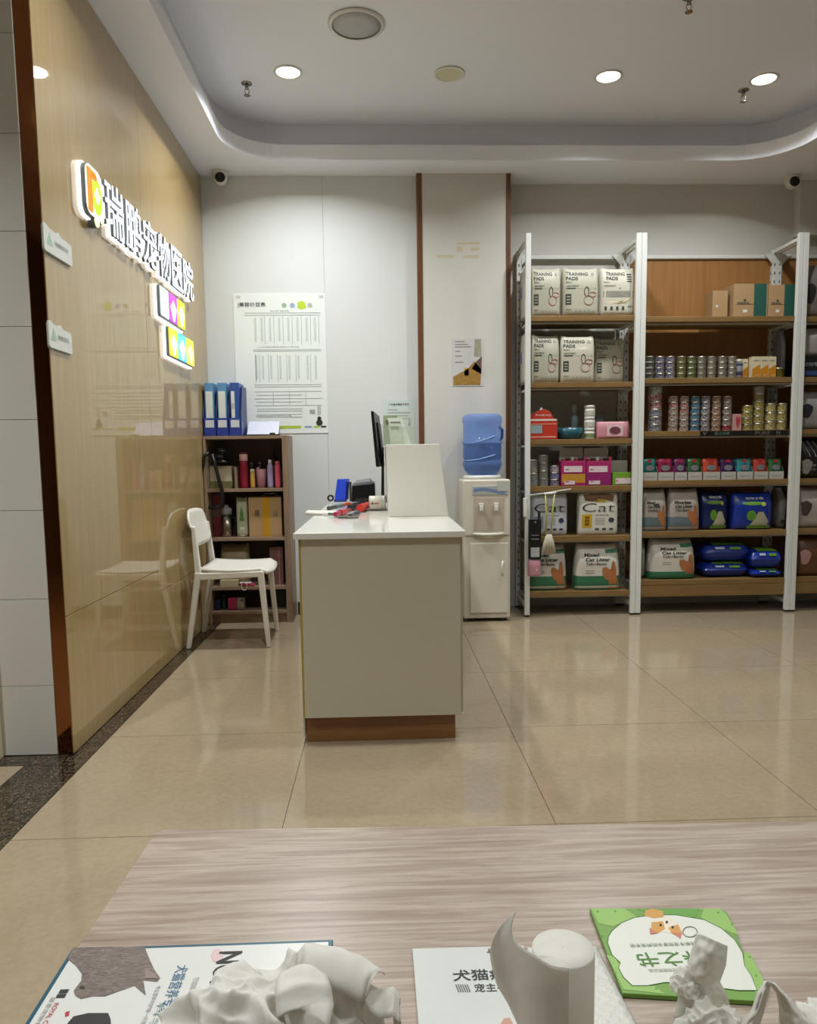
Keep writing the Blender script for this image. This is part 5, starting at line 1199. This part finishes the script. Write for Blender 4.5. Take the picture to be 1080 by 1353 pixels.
# ---- fifth and sixth board: blue bags
m_blue = M('#16308a', .25, var=.1); m_lg = M('#5f8f2c', .4, var=.15); m_cream = M('#a9a68a', .45, var=.1)
for i, (pa, pb, pt, Y, lb) in enumerate(((928, 964.5, 648, IY+.03, 'upright blue bag with a green oval, left on the fifth board'), (971, 1024, 650, IY, 'wider upright blue bag with a green oval, right on the fifth board'))):
    x0, x1, z0, z1 = place(pa, pb, pt, 1, 4, Y)
    b = Bag('blue_feed_bag', lb, 'pet food', x0, x1, z0, z1, Y, .15, mat=M('#15265e', .25, var=.1) if i == 0 else m_blue, top=.35, ears=1, p=4, group='blue feed bags')
    b.poly('oval_print', m_lg, [(-.05+.55*math.cos(2*PI*k/16), .74+.05*math.sin(2*PI*k/16)) for k in range(16)]); b.poly('sun_dot', M('#a9b04a', .4), [(.45+.12*math.cos(2*PI*k/10), .72+.06*math.sin(2*PI*k/10)) for k in range(10)], off=.003)
    b.poly('feed_picture', m_cream, [(-.35, .04), (.85, .04), (.72, .25), (.45, .50), (.2, .50), (-.1, .2)]); b.poly('green_medal', m_lg, [(-.15+.24*math.cos(2*PI*k/12), .40+.15*math.sin(2*PI*k/12)) for k in range(12)], off=.0025)
    b.patch('lower_band', m_lg, -.35, .85, .03, .12, off=.003, nu=4); b.txt('lettering', '宠物主粮', m_white, -.4, .84, .9, .07)
def pillow(pa, pb, ptop, pbot, zbase, label, Y, d=.24, green=True):
    x0, x1 = gx(pa, pb, Y, (ptop+pbot)/2); z1 = min(onY((pa+pb)/2, ptop, Y+.05).z, BZ[1][4]-.055)
    t = thing('blue_feed_bag', label, 'pet food', ((x0+x1)/2, Y+d/2, zbase), group='blue feed bags'); w2 = (x1-x0)/2; hh = z1-zbase
    def top(u, v, off=0):
        a, b_ = 2*u-1, 2*v-1
        k = (max(0, 1-a**6)*max(0, 1-b_**4))**.45
        return (a*w2, b_*d/2-off, hh*(.5+.5*k)+off)
    def bot(u, v):
        a, b_ = 2*u-1, 2*v-1; k = (max(0, 1-a**6)*max(0, 1-b_**4))**.45
        return (a*w2, b_*d/2, hh*(.5-.5*k))
    MB().grid(top, 20, 14).grid(bot, 20, 14).build('body', m_blue, t, smooth=True, fix=False)
    if green: MB().grid(lambda u, v: top(.22+.68*u, .10+.55*v, .002), 10, 8).build('green_print', m_lg, t, smooth=True)
    MB().grid(lambda u, v: top(.25+.2*u, .012+.03*v, .003), 4, 3).build('white_print', M('#a9b4cf', .4), t, smooth=True); MB().grid(lambda u, v: top(.56+.24*u, .008+.03*v, .003), 4, 3).build('green_mark', m_lg, t, smooth=True)
    return z1
zz = pillow(931, 990, 742, 765, BZ[1][5], 'lower blue bag of the left lying pair on the bottom board', IY+.03); pillow(930, 992, 717, 743, zz+.005, 'upper blue bag of the left lying pair on the bottom board', IY+.03)
zz = pillow(994.5, 1034, 751, 765, BZ[1][5], 'lower blue bag of the right lying pair on the bottom board', IY-.01); pillow(994, 1034.5, 725, 752, zz+.005, 'upper blue bag of the right lying pair on the bottom board', IY-.01)
x0, x1, z0, z1 = place(1030, 1040, 645, 1, 4, IY+.1)
Bag('white_feed_bag', 'white bag squeezed against the right post on the fifth board', 'pet food', x0, x1, z0, z1, IY+.1, .16, mat=M('#9a9690', .45, var=.1), p=5).patch('dark_print', m_ink, -.7, .6, .1, .2, nu=2)
x0, x1, z0, z1 = place(1034, 1041, 432, 1, 1, IY+.14)
Bag('grey_feed_bag', 'grey blue bag leaning behind the right post, second board', 'pet food', x0, x1, z0, z1, IY+.15, .12, mat=M('#8f909a', .4, var=.15, scale=18), p=4, top=.2)
# ---- right bay
for lvl, pt, c1, c2, pc, lb in ((0, 345, '#77706a', '#2a2624', .45, 'grey and black printed bag on the top board of the right bay'), (2, 515, '#8d8c88', '#20222a', .5, 'white bag with a black cat figure in the right bay'), (3, 576, '#141414', '#8a8a84', .3, 'black bag with white streaks in the right bay'), (4, 642, '#a59a94', '#4a3a38', .5, 'pale pinkish bag on the fifth board of the right bay'), (5, 706, '#5a3a22', '#a8807a', .5, 'brown bag with a pink picture at the right bottom')):
    x0, x1, z0, z1 = place(1059+({4: -2, 5: -3}.get(lvl, 0)), 1118, pt, 2, lvl, IY)
    x0 = max(x0, bays[2][0]+.04)
    b = Bag('pet_food_bag', lb, 'pet food', x0, x1, z0, z1, IY, .16, mat=M(c1, .4, var=.2, scale=14), top=.3, ears=1, p=5, group='bags in the right bay')
    b.poly('picture', M(c2, .45, var=.3, scale=40), [(-.7+.22*math.cos(k*.6)*(1+.3*math.sin(k*2)), pc+.2*math.sin(k*.6)) for k in range(10)])
    if lvl == 3:
        for k in range(3): b.poly('streak', M('#8a8a84', .5), [(-.9+.25*k, .95), (-.85+.25*k, .95), (-.55+.25*k, .55), (-.6+.25*k, .55)])
        b.txt('lettering', '全价猫粮', M('#9a9a94', .5), -.9, .3, .6, .06); b.txt('lettering', 'CAT FOOD', M('#9a9a94', .5), -.9, .2, .6, .05)
x0, x1, z0, z1 = place(1059, 1118, 470, 2, 1, IY)
b = Box('dark_carton', 'black and blue carton on the second board of the right bay', 'carton', max(x0, bays[2][0]+.04), x1, z0, z1, IY, .2, mat=M('#15161a', .4)); b.patch('blue_band', M('#2c4678', .4), -1, 1, .08, .3); b.txt('lettering', '宠物零食', M('#7f8a8a', .5), -.95, .5, .9, .2)
zc = z1+.001; z2 = onY(1075, 432, IY).z
Bag('white_sack', 'white sack lying on the black and blue carton', 'sack', max(x0, bays[2][0]+.04), x1, zc, z2, IY+.01, .18, mat=M('#a3a09c', .45, var=.1), p=3, top=.5)

# ------------------------------------------------------------------ coffee table in the foreground
TZ = .52
A_ = onZ(207, 1096, TZ); B_ = onZ(1080, 1085, TZ); dr = (B_-A_); dr.z = 0; dr.normalize()
Bx = A_+dr*1.30; nrm = Vector((dr.y, -dr.x, 0))       # towards the viewer
tb = thing('coffee_table', 'low table with pale streaked wood-grain top', 'table', ((A_.x+Bx.x)/2, .76, 0))
def tp(u, v): return A_+dr*u+nrm*v                     # u along the far edge, v towards the viewer
out_ = [(1.30, .70), (0, .70)]+[(.012-.012*math.cos(a_), .012-.012*math.sin(a_)) for a_ in [PI/2*k/5 for k in range(6)]]+[(1.30, 0)]
mb = MB(); mb.prism(out_, lambda q: (tp(*q).x, tp(*q).y, TZ-.028), lambda q: (tp(*q).x, tp(*q).y, TZ)); mb.build('table_top', m_table, tb, bevel=.002, world=True)
for u, v in ((.06, .06), (1.24, .06), (.06, .64), (1.24, .64)):
    q = tp(u, v); BX('leg', M('#8c7a6c', .4), q.x-.025, q.x+.025, q.y-.025, q.y+.025, 0, TZ-.029, tb, .003)
for v in (.08, .62):
    a, b = tp(.09, v), tp(1.21, v)
    MB().hexa([(a.x, a.y-.01, TZ-.09), (b.x, b.y-.01, TZ-.09), (b.x, b.y+.01, TZ-.09), (a.x, a.y+.01, TZ-.09)], [(a.x, a.y-.01, TZ-.03), (b.x, b.y-.01, TZ-.03), (b.x, b.y+.01, TZ-.03), (a.x, a.y+.01, TZ-.03)]).build('apron', M('#8c7a6c', .4), tb, world=True)
TZ += .0008
def flat(parent, name, mat, pts, z, th=.0004):
    """a thin print lying at height z, outline in photo pixels"""
    W3_ = [onZ(q[0], q[1], z) for q in pts]
    return MB().prism([(q.x, q.y) for q in W3_], lambda q: (q[0], q[1], z), lambda q: (q[0], q[1], z+th)).build(name, mat, parent, world=True)
# magazine, its head to the right
MZ = TZ+.006
a = onZ(98, 1249, MZ); b = onZ(440, 1245, MZ)
mx0, mx1, my1, my0 = a.x, b.x, (a.y+b.y)/2, (a.y+b.y)/2-.21
mg = thing('pet_magazine', 'blue-edged pet magazine with a grey cat, lying left on the table', 'magazine', ((mx0+mx1)/2, (my0+my1)/2, TZ))
BX('pages', M('#1f5568', .35), mx0, mx1, my0, my1, TZ, MZ, mg, .001)
BX('cover', M('#d6d6cf', .3, var=.02), mx0+.005, mx1-.005, my0+.005, my1-.005, MZ, MZ+.0003, mg)
cz = MZ+.0004
flat(mg, 'cat_print', m_fur, [(x/3.6, 1230+y/3.6) for x, y in ((350, 80), (520, 76), (690, 80), (705, 120), (718, 150), (735, 185), (762, 225), (748, 243), (682, 236), (694, 308), (640, 262), (600, 276), (560, 290), (500, 312), (440, 312), (385, 325), (360, 310), (350, 288), (368, 262), (386, 240), (390, 205), (360, 165), (322, 135))], cz)
flat(mg, 'ear_print', M('#8f7f78', .4, var=.1), [(x/3.6, 1230+y/3.6) for x, y in ((690, 180), (738, 205), (752, 228), (690, 225))], cz+.0005)
flat(mg, 'eye_print', M('#3a3430', .4), [(392/3.6+4*math.cos(k), 1230+270/3.6+2.2*math.sin(k)) for k in (0, 1, 2, 3, 4, 5)], cz+.0005)
flat(mg, 'dog_print', M('#2c2b2c', .4, var=.3, scale=200), [(x/3.6, 1230+y/3.6) for x, y in ((300, 500), (322, 440), (350, 408), (420, 392), (515, 392), (526, 420), (532, 500))], cz)
def mtext(name, s_, mat, px, py, L_, H_m, bold=0):
    q = onZ(px, py, cz)
    text(name, s_, mat, mg, lambda u, v, d: (q.x+v, q.y-u, cz+.0006), bold=bold, w=L_, h=H_m, world=True)
mtext('title', 'NO.1', m_prt, 290, 1258, .062, .026, .02)
flat(mg, 'pink_ring', M('#d8b9b6', .4), [(287+8*math.cos(k*.52), 1263+9*math.sin(k*.52)) for k in range(12)], cz)
mtext('heading', '犬猫营养专家', M('#4a7391', .5), 234, 1276, .075, .0135, .005); mtext('small_print', 'TO NOURISH', m_prtg, 256, 1292, .02, .006)
mtext('small_print', '专业营养呵护每一只宠物', m_prtg, 207, 1303, .06, .005); mtext('small_print', '科学', M('#8aa5a0', .5), 209, 1325, .04, .008)
mtext('block_mark', '■■', m_prt, 80, 1308, .012, .009); mtext('logo', 'ROYAL CANIN', M('#b0303a', .5), 72, 1326, .045, .005, .004); mtext('small_print', '皇家宠物食品', m_prtg, 68, 1318, .05, .005)
flat(mg, 'logo_crown', M('#b0303a', .5), [(86, 1338), (92, 1336), (91, 1342), (86, 1344)], cz)
# white booklet
BZ2 = TZ+.003
a = onZ(545, 1253, BZ2); b = onZ(692, 1249, BZ2)
bk = thing('white_booklet', 'pale booklet with black Chinese title under the paper roll', 'booklet', ((a.x+b.x)/2, a.y-.1, TZ))
MB().prism([(a.x, a.y), (b.x, b.y), (b.x+.004, b.y-.20), (a.x+.002, a.y-.20)], lambda q: (q[0], q[1], TZ), lambda q: (q[0], q[1], BZ2)).build('pages', M('#cdd0ca', .35, var=.05, scale=12), bk, bevel=.0006, world=True)
def btext(name, s_, px, py, w_, h_, bold=.0, mat=m_prt):
    q = onZ(px, py, BZ2); text(name, s_, mat, bk, lambda u, v, d: (q.x+u, q.y+v, BZ2+.0005), bold=bold, w=w_, h=h_, world=True)
wq = lambda p0, p1, y: onZ(p1, y, BZ2).x-onZ(p0, y, BZ2).x
btext('title', '犬猫疾病', 599.5, 1297, wq(599.5, 697, 1297), .0175, .012); btext('subtitle', '宠主手册', 628, 1311.5, wq(628, 688, 1311), .0125, .006)
for k in range(6):
    flat(bk, 'hatch_mark', m_prt, [(602+k*3, 1301), (603+k*3, 1301), (607+k*3, 1311), (606+k*3, 1311)], BZ2+.0002)
flat(bk, 'star_print', M('#5d5750', .5), [(648+(5 if k % 2 == 0 else 2.2)*math.cos(k*PI/5+.3), 1257+(5 if k % 2 == 0 else 2.2)*math.sin(k*PI/5+.3)) for k in range(10)], BZ2+.0002)
flat(bk, 'pink_print', M('#c4937e', .5), [(662, 1353), (666, 1346), (674, 1345), (678, 1353), (678, 1360), (662, 1360)], BZ2+.0002)
# tissue packet under the roll
a = onZ(696, 1249, TZ+.004); b = onZ(788, 1247, TZ+.004); c = onZ(834, 1356, TZ+.004)
def pk(u, v):
    top_ = a.lerp(b, u); bt = Vector((a.x+.006, c.y-.02, 0)).lerp(Vector((c.x+.008, c.y-.02, 0)), u); q = top_.lerp(bt, v)
    return (q.x, q.y, TZ+.0008+.0035*min(1, 12*min(u, 1-u, v, 1-v))+.0006*math.sin(38*u)*math.sin(60*v))
o = MB().grid(pk, 40, 60).build('tissue_packet', M('#d4d3cb', .35, var=.06, scale=80, bmp=.5), smooth=True, solid=-.0006)
tag(o, 'white embossed plastic packet under the right side of the paper roll', 'packet')
# paper roll with a loose sheet
RZ0, RZ1 = TZ+.0055, TZ+.105
rc = onZ(744.6, 1252, RZ1); rr_ = (onY(785, 1252, rc.y).x-onY(704, 1252, rc.y).x)/2
rl = thing('toilet_roll', 'coreless white toilet paper roll with a loose torn sheet', 'toilet roll', (rc.x, rc.y, RZ0))
MB().lathe([(rr_*.97, 0), (rr_, .002), (rr_, RZ1-RZ0-.0015), (rr_*.975, RZ1-RZ0), (rr_*.5, RZ1-RZ0+.0003), (.0005, RZ1-RZ0+.0004)], 48, caps=False).build('roll', m_paper, rl, smooth=True)
MB().lathe([(.0005, 0), (rr_*.97, 0)], 48, caps=False).build('roll_base', m_paper, rl)
tops_ = [(752, 1279, -1.0), (728, 1275, -1.03), (706, 1262, -.86), (688, 1250, -.55), (679, 1238, -.35), (676, 1222, -.22), (682, 1203, -.12)]
bots_ = [(752, 1420, -1.0), (728, 1415, -1.03), (706, 1392, -.86), (688, 1362, -.55), (672, 1328, -.35), (657, 1302, -.22), (650, 1277, -.12)]
cols_ = []
for (xa, ya, dy), (xb, yb_, _) in zip(tops_, bots_):
    Yk = rc.y+rr_*dy-.0012; cols_.append((onY(xa, ya, Yk), onY(xb, yb_, Yk)))
def sheet(u, v):
    f = u*(len(cols_)-1); i = min(int(f), len(cols_)-2); g = f-i
    def cr_(k):
        P = [cols_[max(0, min(len(cols_)-1, i+j))][k] for j in (-1, 0, 1, 2)]
        return .5*(2*P[1]+(P[2]-P[0])*g+(2*P[0]-5*P[1]+4*P[2]-P[3])*g*g+(3*P[1]-P[0]-3*P[2]+P[3])*g**3)
    q = cr_(0).lerp(cr_(1), v); q.z = max(q.z, RZ0+.001)
    q.x -= .010*math.sin(PI*v)*u*u; q.y += .0012*math.sin(9*v+6*u)*u
    if v < .02: q.z += .0015*noise.noise(Vector((u*40, 3, 1)))
    return q
MB().grid(sheet, 48, 24).build('loose_sheet', m_paper, rl, smooth=True, world=True, solid=.0006)
# green booklet, upside down to the viewer
GZ = TZ+.005
cn = [(779.5, 1200), (952, 1201), (961, 1205), (1010, 1323), (823, 1312)]
gb = thing('green_booklet', 'green square booklet with a white cloud panel lying upside down', 'booklet', (onZ(890, 1260, GZ).x, onZ(890, 1260, GZ).y, TZ))
W3_ = [onZ(q[0], q[1], GZ) for q in cn]
MB().prism([(q.x, q.y) for q in W3_], lambda q: (q[0], q[1], TZ), lambda q: (q[0], q[1], GZ)).build('pages', M('#6d9a3a', .4), gb, bevel=.0006, world=True)
def z4(pts): return [(770+x/3.484, 1190+y/3.484) for x, y in pts]
gl, gm, gd = M('#8fb85a', .4, var=.06), M('#5f9a34', .4, var=.06), M('#33601f', .5)
flat(gb, 'light_field', gl, z4([(40, 38), (190, 36), (250, 75), (140, 120), (75, 105)]), GZ, .0003); flat(gb, 'light_field', gl, z4([(560, 38), (630, 38), (660, 60), (720, 160), (640, 130), (545, 78)]), GZ, .0003)
flat(gb, 'light_field', gl, z4([(745, 240), (770, 240), (850, 400), (820, 455), (790, 415), (745, 300)]), GZ, .0003); flat(gb, 'light_field', gl, z4([(110, 250), (150, 260), (220, 385), (330, 395), (380, 430), (190, 410)]), GZ, .0003)
flat(gb, 'dark_field', gm, z4([(250, 38), (540, 38), (520, 78), (330, 70)]), GZ, .0003)
blob = [(118, 195), (122, 165), (140, 138), (180, 105), (240, 80), (330, 68), (430, 68), (560, 90), (640, 130), (700, 182), (735, 240), (745, 300), (775, 345), (802, 412), (720, 412), (640, 402), (560, 395), (470, 380), (380, 375), (300, 390), (230, 390), (190, 352), (168, 310), (176, 285), (138, 250)]
cxb, cyb = 450, 240
flat(gb, 'panel_outline', gd, z4([(cxb+(x-cxb)*1.012, cyb+(y-cyb)*1.022) for x, y in blob]), GZ+.0003, .0002); flat(gb, 'white_panel', M('#dcded2', .4, var=.02), z4(blob), GZ+.0005, .0002)
g2 = GZ+.0007
og, pkk, crm = M('#cf9a4e', .5), M('#c77a66', .5), M('#e6dcc8', .5)
flat(gb, 'puppy_body', og, z4([(285, 70), (290, 45), (320, 38), (370, 48), (375, 75), (330, 82)]), g2, .0002)
flat(gb, 'puppy_face', crm, z4([(320, 90), (400, 78), (455, 110), (450, 140), (400, 150), (330, 140)]), g2, .0002)
for pts in ([(318, 100), (370, 95), (380, 130), (345, 150), (315, 150)], [(395, 125), (440, 110), (460, 150), (450, 172), (410, 150)]): flat(gb, 'puppy_patch', og, z4(pts), g2+.0002, .0002)
for pts in ([(308, 125), (345, 150), (312, 155)], [(412, 145), (455, 150), (452, 175)]): flat(gb, 'puppy_ear', pkk, z4(pts), g2+.0004, .0002)
for x, y in ((360, 112), (415, 122), (388, 98)): flat(gb, 'puppy_eye', m_prt, z4([(x+6*math.cos(k), y+6*math.sin(k)) for k in range(6)]), g2+.0006, .0002)
rp = [onZ(*z4([(495+33*math.cos(2*PI*k/20), 145+24*math.sin(2*PI*k/20))])[0], g2) for k in range(21)]
MB().tube([(q.x, q.y, g2+.0004) for q in rp], .0006, 5).build('ring_print', m_prtg, gb, world=True)
for k in range(9): flat(gb, 'doodle', gm, z4([(x+7*math.cos(j*1.05), y+6*math.sin(j*1.05)) for j in range(6) for x, y in [((70, 50), (150, 48), (90, 160), (625, 55), (690, 110), (770, 260), (800, 345), (150, 330), (340, 405))[k]]]), GZ+.0003, .0001)
def gtext(name, s_, mat, xr, yt, wpx, hpx, bold=0):
    """upside-down line whose right-hand end in the photo is at xr, top at yt (crop pixels)"""
    q = onZ(*z4([(xr, yt)])[0], g2); q2 = onZ(*z4([(xr-wpx, yt)])[0], g2); q3 = onZ(*z4([(xr, yt+hpx)])[0], g2)
    text(name, s_, mat, gb, lambda u, v, d: (q.x-u, q.y-(q.y-q3.y)+((q.y-q3.y)-v)*1.0, g2+.0004), bold=bold, w=q.x-q2.x, h=q.y-q3.y, world=True)
gtext('title', '养之书', M('#4d7f2c', .5), 545, 230, 315, 68, .012); gtext('subtitle', '给新手宠物家长的养宠手册', M('#6a7a5c', .5), 515, 190, 305, 17); gtext('small_print', '宠物医院出品', M('#8a9280', .5), 430, 312, 130, 16)
# crumpled tissues
def crumple(name, label, c, rx, ry, h, seed, amp=.34, lean=(0, 0), nu=110, nv=56, parent=None):
    def fn(u, v):
        th = 2*PI*u; ph = PI/2*v
        d = Vector((math.cos(th)*math.cos(ph), math.sin(th)*math.cos(ph), math.sin(ph)))
        o_ = Vector((seed*3.1, seed*1.7, seed*.9))
        n1 = noise.noise(d*1.2+o_); n2 = 1-abs(noise.noise(d*1.7+o_*2))*2.2; n3 = 1-abs(noise.noise(d*3.4+o_*3))*2.2; n4 = noise.noise(d*12+o_)
        k = 1+amp*n1+.30*(n2-.5)+.12*(n3-.5)+.012*n4
        zk = h*max(0, d.z)*(k*.9)
        return (c[0]+rx*d.x*k+lean[0]*zk/h, c[1]+ry*d.y*k+lean[1]*zk/h, c[2]+zk)
    o = MB().grid(fn, nu, nv).build(name, m_paper, parent, smooth=True, fix=False, world=parent is not None)
    if parent is None: tag(o, label, 'tissue', 'crumpled tissues')
    return o
def strip(name, parent, path, w0, bend=.3, n=24, m=8):
    """a flap of tissue following world points, widths across"""
    P = [Vector(q) for q in path]
    def fn(u, v):
        f = u*(len(P)-1); i = min(int(f), len(P)-2); q = P[i].lerp(P[i+1], f-i); t_ = (P[i+1]-P[i]).normalized(); s_ = t_.cross(Vector((0, 0, 1))).normalized()
        wv_ = w0*(1-.35*abs(2*u-1)**3)
        return q+s_*((v-.5)*wv_)+Vector((0, 0, -bend*wv_*(2*v-1)**2+.002*noise.noise(Vector((u*7, v*5, w0*90)))))
    return MB().grid(fn, n, m).build(name, m_paper, parent, smooth=True, world=True, solid=.0006)
z_ = MZ+.0012
c1 = onZ(330, 1352, z_)
t = thing('crumpled_tissue', 'big crumpled tissue lying on the magazine', 'tissue', (c1.x, c1.y, z_), group='crumpled tissues')
crumple('wad', '', (c1.x+.005, c1.y-.03, z_), .085, .055, onY(330, 1278, c1.y-.02).z-z_, 2.3, parent=t)
c2 = onZ(440, 1330, z_)
crumple('wad', '', (c2.x-.015, c2.y-.035, z_), .060, .05, onY(420, 1252, c2.y-.02).z-z_, 5.9, .25, parent=t)
Yf = c2.y-.03
strip('flap', t, [onY(392, 1262, Yf), onY(405, 1249, Yf), onY(440, 1256, Yf-.01), onY(470, 1268, Yf-.015), onY(492, 1283, Yf-.02), onY(497, 1287, Yf-.022)], .05, .35)
strip('flap', t, [onY(478, 1300, Yf-.02), onY(500, 1315, Yf-.02), onY(520, 1311, Yf-.02), onY(529, 1322, Yf-.02), onY(520, 1350, Yf-.02)], .04, .2)
strip('flap', t, [onY(395, 1275, Yf-.02), onY(400, 1300, Yf-.045), onY(405, 1335, Yf-.06), onY(400, 1365, Yf-.065)], .05, .1)
z2 = GZ+.001
c3 = onZ(930, 1335, TZ)
t = thing('crumpled_tissue', 'upright torn tissue standing against the green booklet', 'tissue', (c3.x, c3.y, TZ), group='crumpled tissues')
Y3 = c3.y-.006
crumple('wad', '', (c3.x-.008, Y3-.03, TZ+.001), .030, .026, onY(920, 1300, Y3).z-TZ, 8.1, .3, parent=t)
def upright(u, v):
    xl = [(921, 1232), (914, 1255), (906, 1285), (898, 1310), (890, 1345)]; xr = [(962, 1250), (960, 1275), (952, 1297), (962, 1315), (968, 1345)]
    f = v*4; i = min(int(f), 3); g = f-i
    a = Vector(xl[i]).lerp(Vector(xl[i+1]), g); b = Vector(xr[i]).lerp(Vector(xr[i+1]), g); q = a.lerp(b, u)
    return onY(q.x, q.y, Y3-.012*math.sin(PI*u)*(1+.5*math.sin(5*v))-.010*v+.003*noise.noise(Vector((u*6, v*9, 2))))
MB().grid(upright, 24, 36).build('torn_sheet', m_paper, t, smooth=True, world=True, solid=.0006)
crumple('tuft', '', (onY(900, 1300, Y3).x, Y3-.01, onY(900, 1308, Y3-.01).z), .013, .012, .020, 3.3, .3, nu=50, nv=24, parent=t)
c4 = onZ(1050, 1352, TZ)
t = thing('crumpled_tissue', 'crumpled tissue with peaked folds at the right table edge of view', 'tissue', (c4.x, c4.y, TZ), group='crumpled tissues')
crumple('wad', '', (c4.x+.03, c4.y-.03, TZ+.001), .045, .04, onY(1060, 1330, c4.y-.02).z-TZ, 11.7, .25, parent=t)
Y4 = c4.y-.02
def peak(xl, xr):
    def fn(u, v):
        f = v*(len(xl)-1); i = min(int(f), len(xl)-2); g = f-i
        a = Vector(xl[i]).lerp(Vector(xl[i+1]), g); b = Vector(xr[i]).lerp(Vector(xr[i+1]), g); q = a.lerp(b, u)
        return onY(q.x, q.y, Y4-.012*math.sin(PI*u)-.006*v+.003*noise.noise(Vector((u*6, v*7, 5))))
    return fn
MB().grid(peak([(1010, 1296), (1000, 1312), (994, 1332), (980, 1352), (972, 1372)], [(1020, 1296), (1016, 1315), (1010, 1338), (1004, 1356), (1000, 1372)]), 14, 26).build('fold', m_paper, t, smooth=True, world=True, solid=.0006)
MB().grid(peak([(1014, 1296), (1026, 1310), (1030, 1330), (1030, 1350), (1030, 1372)], [(1024, 1299), (1046, 1322), (1060, 1340), (1070, 1352), (1080, 1372)]), 14, 26).build('fold', m_paper, t, smooth=True, world=True, solid=.0006)
